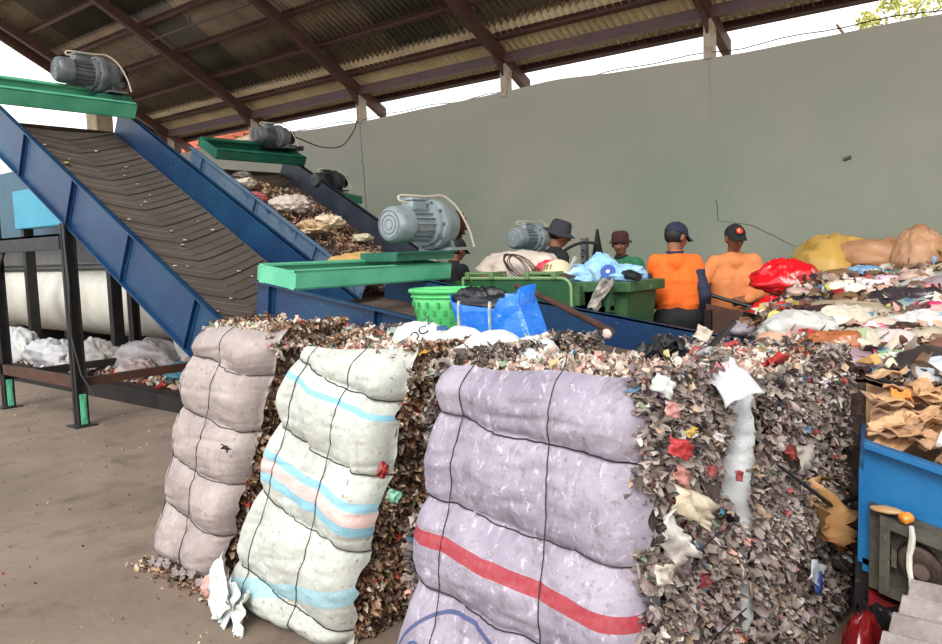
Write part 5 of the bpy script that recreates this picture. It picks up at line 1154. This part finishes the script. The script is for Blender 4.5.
def face_letters(face, txt, size, u, v, roll, m_, parent):
    p = letters(txt, size, Matrix.Rotation(roll, 4, 'Z'), m_, None); me = p.data
    n = len(me.vertices); co = np.zeros(n*3); me.vertices.foreach_get('co', co); co = co.reshape(-1, 3)
    uu = u+co[:, 0]/.82; vv = v+co[:, 1]/face.h; q = face.S(uu, vv); q[:, 1] -= .004+co[:, 2]; q = q-ORG[parent]; me.vertices.foreach_set('co', q.ravel()); me.update(); p.parent = parent
face_letters(F3, 'PO', .06, .155, .25, .9, mat('blue_ink', (60, 78, 124), .7), b3)
face_letters(F3, 'A', .08, .29, .255, 0, mat('blue_ink', (0, 0, 0)), b3)

# ------------------------------------------------------------------ basket, blue bag, pole
t = thing('plastic_basket', 'light green plastic basket standing on the bales', 'basket', (-2.72, 3.1, 1.06))
BG = mat('basket_green', (92, 200, 118), .45, 0, (70, 176, 100), 6, .4, .7, (60, 100, 70), 30, .66, .74, .1)
def oval(cx, cy, rx, ry, n=30): return [(cx+rx*math.cos(2*math.pi*i/n), cy+ry*math.sin(2*math.pi*i/n)) for i in range(n)]
def ovalshell(rings, cx, cy, th=.006, n=30):
    V = []; F = []
    for (rx, ry, z) in rings:
        for x, y in oval(cx, cy, rx, ry, n): V.append((x, y, z))
    for (rx, ry, z) in rings[::-1]:
        for x, y in oval(cx, cy, rx-th, ry-th, n): V.append((x, y, z))
    m_ = len(rings)*2
    for j in range(m_-1):
        for i in range(n): F.append((j*n+i, j*n+(i+1) % n, (j+1)*n+(i+1) % n, (j+1)*n+i))
    F.append([i for i in range(n)][::-1]); F.append([(m_-1)*n+i for i in range(n)])
    return V, F
bx, by = -2.72, 3.1
V, F = ovalshell([(.15, .11, 1.06), (.17, .13, 1.12), (.19, .145, 1.2), (.21, .16, 1.29)], bx, by); obj('bowl', V, F, BG, t, smooth=True)
MB().tube([(*p, 1.292) for p in oval(bx, by, .213, .163)]+[(bx+.213, by, 1.292)], .012, 8).build('rim', BG, t, True)
MB().tube([(*p, 1.262) for p in oval(bx, by, .205, .156)]+[(bx+.205, by, 1.262)], .007, 6).build('rim_band', BG, t, True)
rg = random.Random(4)
for row in range(4):
    for k in range(18):
        a = 2*math.pi*k/18+.17*(row % 2); z = 1.105+.04*row; q = .165+.012*row; qy = .124+.011*row
        c_ = (bx+q*math.cos(a), by+qy*math.sin(a), z); o = MB().box((-.008, -.002, -.012), (.008, .004, .012), Matrix.Translation(c_) @ Matrix.Rotation(a-math.pi/2+math.pi, 4, 'Z')).build('slot', mat('basket_slot', (56, 150, 84), .7), t)
t = thing('shopping_bag', 'bright blue woven shopping bag with black cloth inside', 'bag', (-2.36, 3.0, 1.08))
BB = mat('bag_blue', (22, 104, 206), .32, 0, (40, 124, 220), 9, .4, .65, (150, 190, 230), 26, .62, .7, .7, 28, spec=.6)
V = []; F = []; n = 40; sx, sy = .21, .1; gx0, gy0 = -2.34, 3.0
rings = [(.92, 1.06), (.96, 1.13), (1.02, 1.2), (1.08, 1.27)]
for inner in (0, 1):
    for (q, z) in (rings if not inner else rings[::-1]):
        for i in range(n):
            a = 2*math.pi*i/n; e = .62; cx_ = math.copysign(abs(math.cos(a))**e, math.cos(a)); cy_ = math.copysign(abs(math.sin(a))**e, math.sin(a))
            fl_ = .022*math.sin(a*3+z*9)+.012*math.sin(a*7); zz = z+(.03*math.sin(a*2+1.0)+(.03 if cx_ > .4 else -.02) if z > 1.2 else 0)
            V.append((gx0+(sx*q-inner*.004)*cx_+fl_*.5, gy0+(sy*q-inner*.004)*cy_+fl_*.5, zz))
for j in range(len(rings)*2-1):
    for i in range(n): F.append((j*n+i, j*n+(i+1) % n, (j+1)*n+(i+1) % n, (j+1)*n+i))
F.append(list(range(n))[::-1])
obj('bag_body', V, F, BB, t, smooth=True)
MB().prism([(-2.20, 2.90, 1.07), (-2.06, 2.93, 1.07), (-2.16, 2.95, 1.285), (-2.21, 2.93, 1.29)], (.012, .13, 0)).build('side_gusset', BB, t)
for x in (-2.46, -2.27):
    MB().tube([(x, 2.888, 1.08), (x+.002, 2.884, 1.15), (x+.004, 2.880, 1.22), (x+.006, 2.885, 1.255)], .008, 4).build('handle', mat('pale_webbing', (130, 170, 196), .6, 0, (206, 200, 140), 30, .5, .6), t, True)
o = crumple('black_cloth', (-2.42, 3.0, 1.235), (.15, .08, .075), (26, 27, 32), None, 15, .35, 2.4, 60); tag(o, 'bundle of black cloth stuffed in the blue shopping bag', 'cloth')
o = MB().tube([(-3.3, 4.5, 1.235), (-2.9, 4.15, 1.21), (-2.4, 3.67, 1.18), (-1.72, 3.05, 1.12)], [.017, .018, .018, .017], 10).build('brown_pole', mat('brown_pipe', (92, 62, 52), .6, .1, (70, 48, 42), 8, .4, .65), None, True); tag(o, 'brown pipe leaning from the conveyor rail onto the bale tops', 'pipe')
o = crumple('beige_film', (-1.73, 3.03, 1.11), (.02, .012, .02), (214, 186, 176), None, 17, .4, 3, 30); tag(o, 'pinkish film scrap at the lower end of the brown pipe', 'scrap')

# ------------------------------------------------------------------ on the bins
WSK = mat('dirty_white_sack', (206, 194, 184), .7, 0, (180, 166, 156), 6, .4, .68, (120, 100, 90), 20, .66, .74, .3, 60)
o = crumple('white_sack', (-3.82, 5.25, 1.30), (.36, .22, .17), (206, 194, 184), None, 91, .18, 2.2, 70, WSK, .1); tag(o, 'bulky off-white sack lying in the dark green bin', 'sack')
pts = []
for k in range(100):
    a = k*.36; r = .12+.012*math.sin(k*.7); pts.append((-3.60+.03*math.sin(k*.2)+r*math.cos(a)*1.15, 4.99-.02*math.sin(a)-.0006*k, 1.36+r*math.sin(a)*.62-.28*r*math.cos(a)*1.6))
o = MB().tube(pts, .0045, 5).build('wire_coil', mat('brown_wire', (96, 78, 66), .5, .3), None, True); tag(o, 'tangled coil of brown wire on the off-white sack', 'wire')
o = crumple('cardboard_scrap', (-3.92, 4.98, 1.29), (.16, .06, .025), (186, 150, 116), None, 92, .3, 3, 30); tag(o, 'tan card scrap tucked before the off-white sack', 'cardboard')
o = crumple('pink_cloth', (-3.42, 5.12, 1.33), (.1, .1, .06), (226, 66, 92), None, 93, .35, 2.6, 50, None, 0., 0., (206, 90, 100)); tag(o, 'hot pink cloth beside the cream cap', 'cloth')
t = thing('cream_cap', 'cream baseball cap with brown print resting on the bin edge', 'cap', (-3.28, 5.02, 1.3))
h_ = Matrix.Translation((-3.28, 5.02, 1.30)) @ Matrix.Rotation(-.6, 4, 'Z')
CRM = mat('cream_cotton', (222, 208, 176), .85, 0, (206, 190, 158), 8, .4, .66, bump=.2)
V = []; F = []
for q in range(8):
    a = q/7*math.pi/2
    for i in range(26): th = 2*math.pi*i/26; V.append((.125*math.cos(a)*math.cos(th), .115*math.cos(a)*math.sin(th), .105*math.sin(a)))
for j in range(7):
    for i in range(26): F.append((j*26+i, j*26+(i+1) % 26, (j+1)*26+(i+1) % 26, (j+1)*26+i))
MB().add(V, F, h_).build('crown', CRM, t, True)
V = []
for th in (0, -.006):
    for i in range(13):
        a = -.9+1.8*i/12; V += [(.12*math.cos(a), .115*math.sin(a), .005+th), (.12*math.cos(a)+.09*math.cos(a*.9), .12*math.sin(a), -.02+th)]
F = []
for i in range(12): a = i*2; F += [(a, a+1, a+3, a+2), (26+a, 26+a+2, 26+a+3, 26+a+1), (a+1, 27+a, 29+a, a+3)]
MB().add(V, F, h_).build('bill', mat('dark_brown_bill', (70, 52, 44), .8), t)
for k in range(5):
    MB().box((-.006, -.004, -.02), (.006, .004, .02), h_ @ Matrix.Rotation(-2.1+.3*k, 4, 'Z') @ Matrix.Translation((.106, 0, .052)) @ Matrix.Rotation(-.5, 4, 'Y')).build('print', mat('brown_print', (150, 126, 84), .8), t)
BC = (140, 190, 228)
BCM = mat('light_blue_cloth', BC, .8, 0, (176, 212, 238), 5, .4, .62, (110, 160, 206), 14, .58, .7, .25, 40)
for k, (x, y, z, rx, ry, rz_, lb) in enumerate(((-3.12, 5.12, 1.27, .15, .14, .08, 'light blue shirt with a pink and navy trim next to the cream cap'), (-2.95, 5.1, 1.31, .1, .09, .11, 'light blue garment peaked up in the middle of the bin'), (-2.79, 5.14, 1.27, .15, .14, .07, 'light blue garment folded over the far rim end of the bin'), (-2.92, 5.28, 1.25, .22, .14, .08, 'light blue garment at the back of the bin'))):
    o = crumple('blue_garment', (x, y, z), (rx, ry, rz_), BC, None, 101+k, .38, 2.2, 64, BCM); tag(o, lb, 'clothes', 'light blue clothes in the faded bin')
t = thing('printed_patch', 'navy and white printed patch on the light blue clothes', 'patch', (-2.78, 5.04, 1.36))
MB().lathe([(.001, -.004), (.05, -.004), (.055, .004), (.001, .006)], 22, facing_M((-2.83, 4.985, 1.31), (.3, -1, .6), 0), 'Z').build('disc', mat('navy_print', (50, 84, 160), .7), t)
MB().lathe([(.001, .0), (.03, .0), (.001, .01)], 22, facing_M((-2.83, 4.985, 1.31), (.3, -1, .6), 0), 'Z').build('centre', mat('white_print', (230, 230, 236), .7), t)
o = MB().tube([(-3.18, 4.98, 1.27), (-3.13, 4.98, 1.36), (-3.10, 4.99, 1.42)], [.014, .014, .016], 8).build('pale_handle', mat('pale_grey_plastic', (170, 176, 160), .6), None, True); tag(o, 'pale grey plastic handle standing between the two bins', 'handle')
o = sheet('grey_rag', (-2.80, 4.835, 1.16), .085, .24, (176, 168, 160), (.1, -1, .15), math.pi/2+.3, 7, .2, None, mat('grey_rag_cloth', (176, 168, 160), .85, 0, (110, 104, 100), 18, .45, .6, bump=.4), 13, .005); tag(o, 'dirty grey rag hanging over the rim of the faded bin', 'rag')
o = MB().tube([(-2.76, 5.06, 1.28), (-2.66, 4.99, 1.29), (-2.57, 4.95, 1.27)], [.03, .035, .03], 12).build('black_tube', BLACKST, None, True); tag(o, 'short black tube lying on the bin corner', 'tube')
# hose and funnel shape behind, against the wall
o = MB().tube(smooth_pts([(-4.45, 6.7, 1.3), (-4.3, 6.72, 1.46), (-4.12, 6.75, 1.53), (-3.98, 6.8, 1.52)]), .016, 8).build('black_hose', CABLEK, None, True); tag(o, 'black hose arching behind the bucket hat man', 'hose')
t = thing('jack_post', 'perforated grey steel post between the two hatted men', 'post', (-4.17, 6.9, 0)); MB().box((-4.21, 6.87, 0), (-4.15, 6.93, 1.58)).build('upright', MOTORD, t)
for k in range(8): MB().lathe([(.001, -.003), (.012, -.003), (.012, .003), (.001, .003)], 10, Matrix.Translation((-4.18, 6.868, 1.0+.065*k)), 'Y').build('hole', BLACKST, t)
t = thing('black_cone', 'narrow black pointed bag hanging beside the perforated post', 'bag', (-4.03, 6.9, 0)); MB().lathe([(.02, 0), (.09, .02), (.1, .9), (.075, 1.3), (.03, 1.55), (.012, 1.66)], 14, Matrix.Translation((-4.03, 6.9, 0)), 'Z').build('body', BLK, t, True)

# ------------------------------------------------------------------ waste on the conveyors
rng = np.random.default_rng(55)
n = 5200; l = rng.uniform(.15, L2-.5, n); yy = rng.uniform(5.0, 6.15, n); pr_ = np.exp(-((yy-5.6-.12*np.sin(l*2))/.33)**2); kk = rng.random(n) < pr_*.9+.1; l, yy = l[kk], yy[kk]
hh = -.235+.05*np.exp(-((yy-5.6)/.3)**2)*(1+vn(np.stack([l*4, yy*4, l*0], -1), 2)); P = np.array([list(M2 @ Vector(q)) for q in zip(l, yy, hh)])
lt = flakes('conveyor_litter', P, np.tile([.4, 0, .9], (len(P), 1)), (.02, .055), P_BROWN, None, 56, out=.2, embed=.15); tag(lt, 'brown shredded litter spread along the middle inclined conveyor', 'litter', kind='stuff')
rg = random.Random(17)
specs = [('large white plastic lump high on the middle conveyor', (2.55, 5.3), .09, (214, 206, 190)), ('white film mass in the middle of the middle conveyor', (1.95, 5.55), .15, (206, 192, 184)), ('pink film beside the white film mass', (2.2, 5.25), .08, (204, 110, 110)), ('cream lump below the white film mass', (1.55, 5.75), .12, (222, 200, 172)), ('tan flat lump at the rail side of the middle conveyor', (1.42, 5.4), .12, (206, 176, 140)), ('pale crumpled scrap near the far rail of the middle conveyor', (1.2, 5.95), .07, (206, 196, 170)), ('greenish white film at the foot of the middle conveyor', (.55, 5.95), .1, (196, 196, 160)), ('small teal scrap at the foot of the middle conveyor', (.5, 5.6), .04, (60, 160, 120)), ('white scrap at the foot of the middle conveyor', (.35, 5.85), .08, (222, 214, 196)), ('grey film near the head of the middle conveyor', (2.8, 5.45), .07, (150, 140, 136)), ('magenta scrap near the head of the middle conveyor', (2.75, 5.15), .05, (176, 60, 80))]
for lb, (l_, y_), r_, c_ in specs:
    p = M2 @ Vector((l_, y_, -.2+r_*.3)); o = crumple('conveyor_scrap', tuple(p), (r_*1.1, r_, r_*.5), c_, None, rg.randint(0, 999), .8, 5, 44); tag(o, lb, 'scrap')
for k in range(34):
    l_ = rg.uniform(.5, L1-.5); y_ = rg.uniform(3.35, 4.45); p = M1 @ Vector((l_, y_, -.29)); r_ = rg.uniform(.008, .018)
    o = crumple('belt_speck', tuple(p), (r_, r_*1.2, r_*.4), (210, 204, 196), None, k, .3, 3, 8); tag(o, 'tiny pale scrap stuck on the large bare belt', 'scrap', 'pale specks on the bare belt')
p = M1 @ Vector((L1-1.05, 3.62, -.285)); o = crumple('yellow_scrap', tuple(p), (.035, .02, .01), (214, 196, 120), None, 3, .3, 3, 16); tag(o, 'pale yellow scrap high on the large bare belt', 'scrap')
o = crumple('gold_cloth', (-5.45, 5.0, 1.40), (.4, .16, .085), (196, 160, 98), None, 44, .3, 2.4, 60, mat('golden_cloth', (198, 162, 100), .8, 0, (176, 138, 80), 8, .4, .66, bump=.3)); tag(o, 'golden cloth draped over the foot of the middle conveyor rail', 'cloth')
o = crumple('white_film', (-4.95, 5.3, 1.35), (.14, .1, .1), (206, 204, 202), None, 45, .45, 2.4, 50, FILM); tag(o, 'white and grey film bundle next to the golden cloth', 'film')

# ------------------------------------------------------------------ behind the legs: added dark backdrop, sacks of waste
t = thing('dark_backdrop_frame', 'added dark steel frame as a backdrop behind the white drum and legs', 'backdrop', (-11.5, 6.7, 0))
for x in (-14.6, -13.2, -11.8, -10.4, -9.4): MB().box((x-.06, 6.3, 0), (x+.06, 6.42, 2.0)).build('upright', BLACKST, t)  # uprights of the added backdrop frame
for z in (.35, .8, 1.7): MB().box((-14.7, 6.3, z), (-9.3, 6.4, z+.12)).build('backdrop_crossbar', BLACKST, t)
MB().box((-14.7, 6.5, 0), (-8.2, 7.3, 1.9)).build('backdrop_box', mat('backdrop_black', (30, 28, 28), .7, .1, (44, 38, 34), 3, .4, .7), t)  # black box added to darken the background behind the drum
sacks = [(-11.5, 4.25, .38, .2, .28, (186, 186, 186), 'white knotted bag beside the near post'), (-10.6, 4.35, .5, .25, .2, (180, 180, 184), 'white bag with a blue mark behind the rusty bar'), (-9.6, 4.4, .42, .24, .22, (166, 160, 156), 'pale sack lying between the first two legs'), (-8.6, 4.6, .6, .28, .22, (156, 148, 150), 'long grey sack behind the middle leg'), (-7.9, 4.85, .36, .25, .42, (200, 196, 190), 'tall open white sack with red and teal waste'), (-7.3, 4.7, .4, .3, .2, (196, 164, 146), 'pinkish plastic sheet under the conveyor'), (-6.7, 4.6, .4, .3, .22, (206, 186, 170), 'creamy plastic heap nearest the bale'), (-7.55, 4.4, .2, .15, .14, (40, 110, 130), 'teal plastic bag among the sacks'), (-7.3, 4.95, .2, .15, .2, (190, 80, 66), 'red plastic bag among the sacks'), (-8.35, 4.3, .28, .16, .14, (170, 150, 148), 'crumpled pink grey film by the lower bar'), (-8.1, 5.2, .12, .1, .25, (160, 106, 60), 'amber bag beside the tall open sack')]
for k, (x, y, rx, ry, rz_, c_, lb) in enumerate(sacks):
    o = crumple('waste_sack', (x, y, .18+rz_*.55), (rx, ry, rz_), c_, None, 200+k, .34, 2.6, 56, col2=(tuple(int(q*.75) for q in c_) if k % 2 else None)); tag(o, lb, 'sack', 'waste sacks behind the conveyor legs')
t = thing('floor_tray', 'low dark steel kerb holding the waste sacks', 'tray', (-9, 4.1, 0))
MB().box((-11.9, 4.0, 0), (-6.2, 4.06, .16)).build('front_kerb', BLACKST, t); MB().box((-11.9, 4.06, 0), (-6.2, 5.2, .2)).build('tray_floor', STEELD, t)
rng = np.random.default_rng(77)
P = np.stack([rng.uniform(-11.8, -6.4, 2600), rng.uniform(4.1, 5.2, 2600), np.full(2600, .22)], -1); lt = flakes('tray_litter', P, np.tile([0, 0, 1.], (2600, 1)), (.05, .14), P_HEAP, None, 78, out=.2, mat_=MATTE); tag(lt, 'loose mixed litter around the sacks in the tray', 'litter', kind='stuff')
P = np.stack([rng.uniform(-11.5, -2.6, 900), rng.uniform(1.0, 3.9, 900), np.full(900, .004)], -1); lt = flakes('floor_litter', P, np.tile([0, 0, 1.], (900, 1)), (.008, .022), P_BROWN, None, 79, out=.05, embed=.4, droop=0); tag(lt, 'tiny scraps scattered on the floor before the bales', 'litter', kind='stuff')
P = np.stack([rng.uniform(-3.72, -3.0, 260), 1.86+rng.normal(size=260)*.035, np.full(260, .01)], -1); lt = flakes('bale_foot_litter', P, np.tile([0, 0, 1.], (260, 1)), (.015, .05), P_BROWN, None, 80, out=.15); tag(lt, 'shredded crumbs along the foot of the dusty lilac bale', 'litter', kind='stuff')
o = MB().tube(smooth_pts([(-7.8, 6.2, 2.93), (-7.9, 6.7, 2.86), (-8.3, 7.4, 2.98), (-8.7, 8.0, 3.3), (-8.95, 8.28, 3.48)]), .008, 6).build('overhead_cable', CABLEK, None, True); tag(o, 'thin black cable sagging from the conveyor head to the wall top', 'cable')
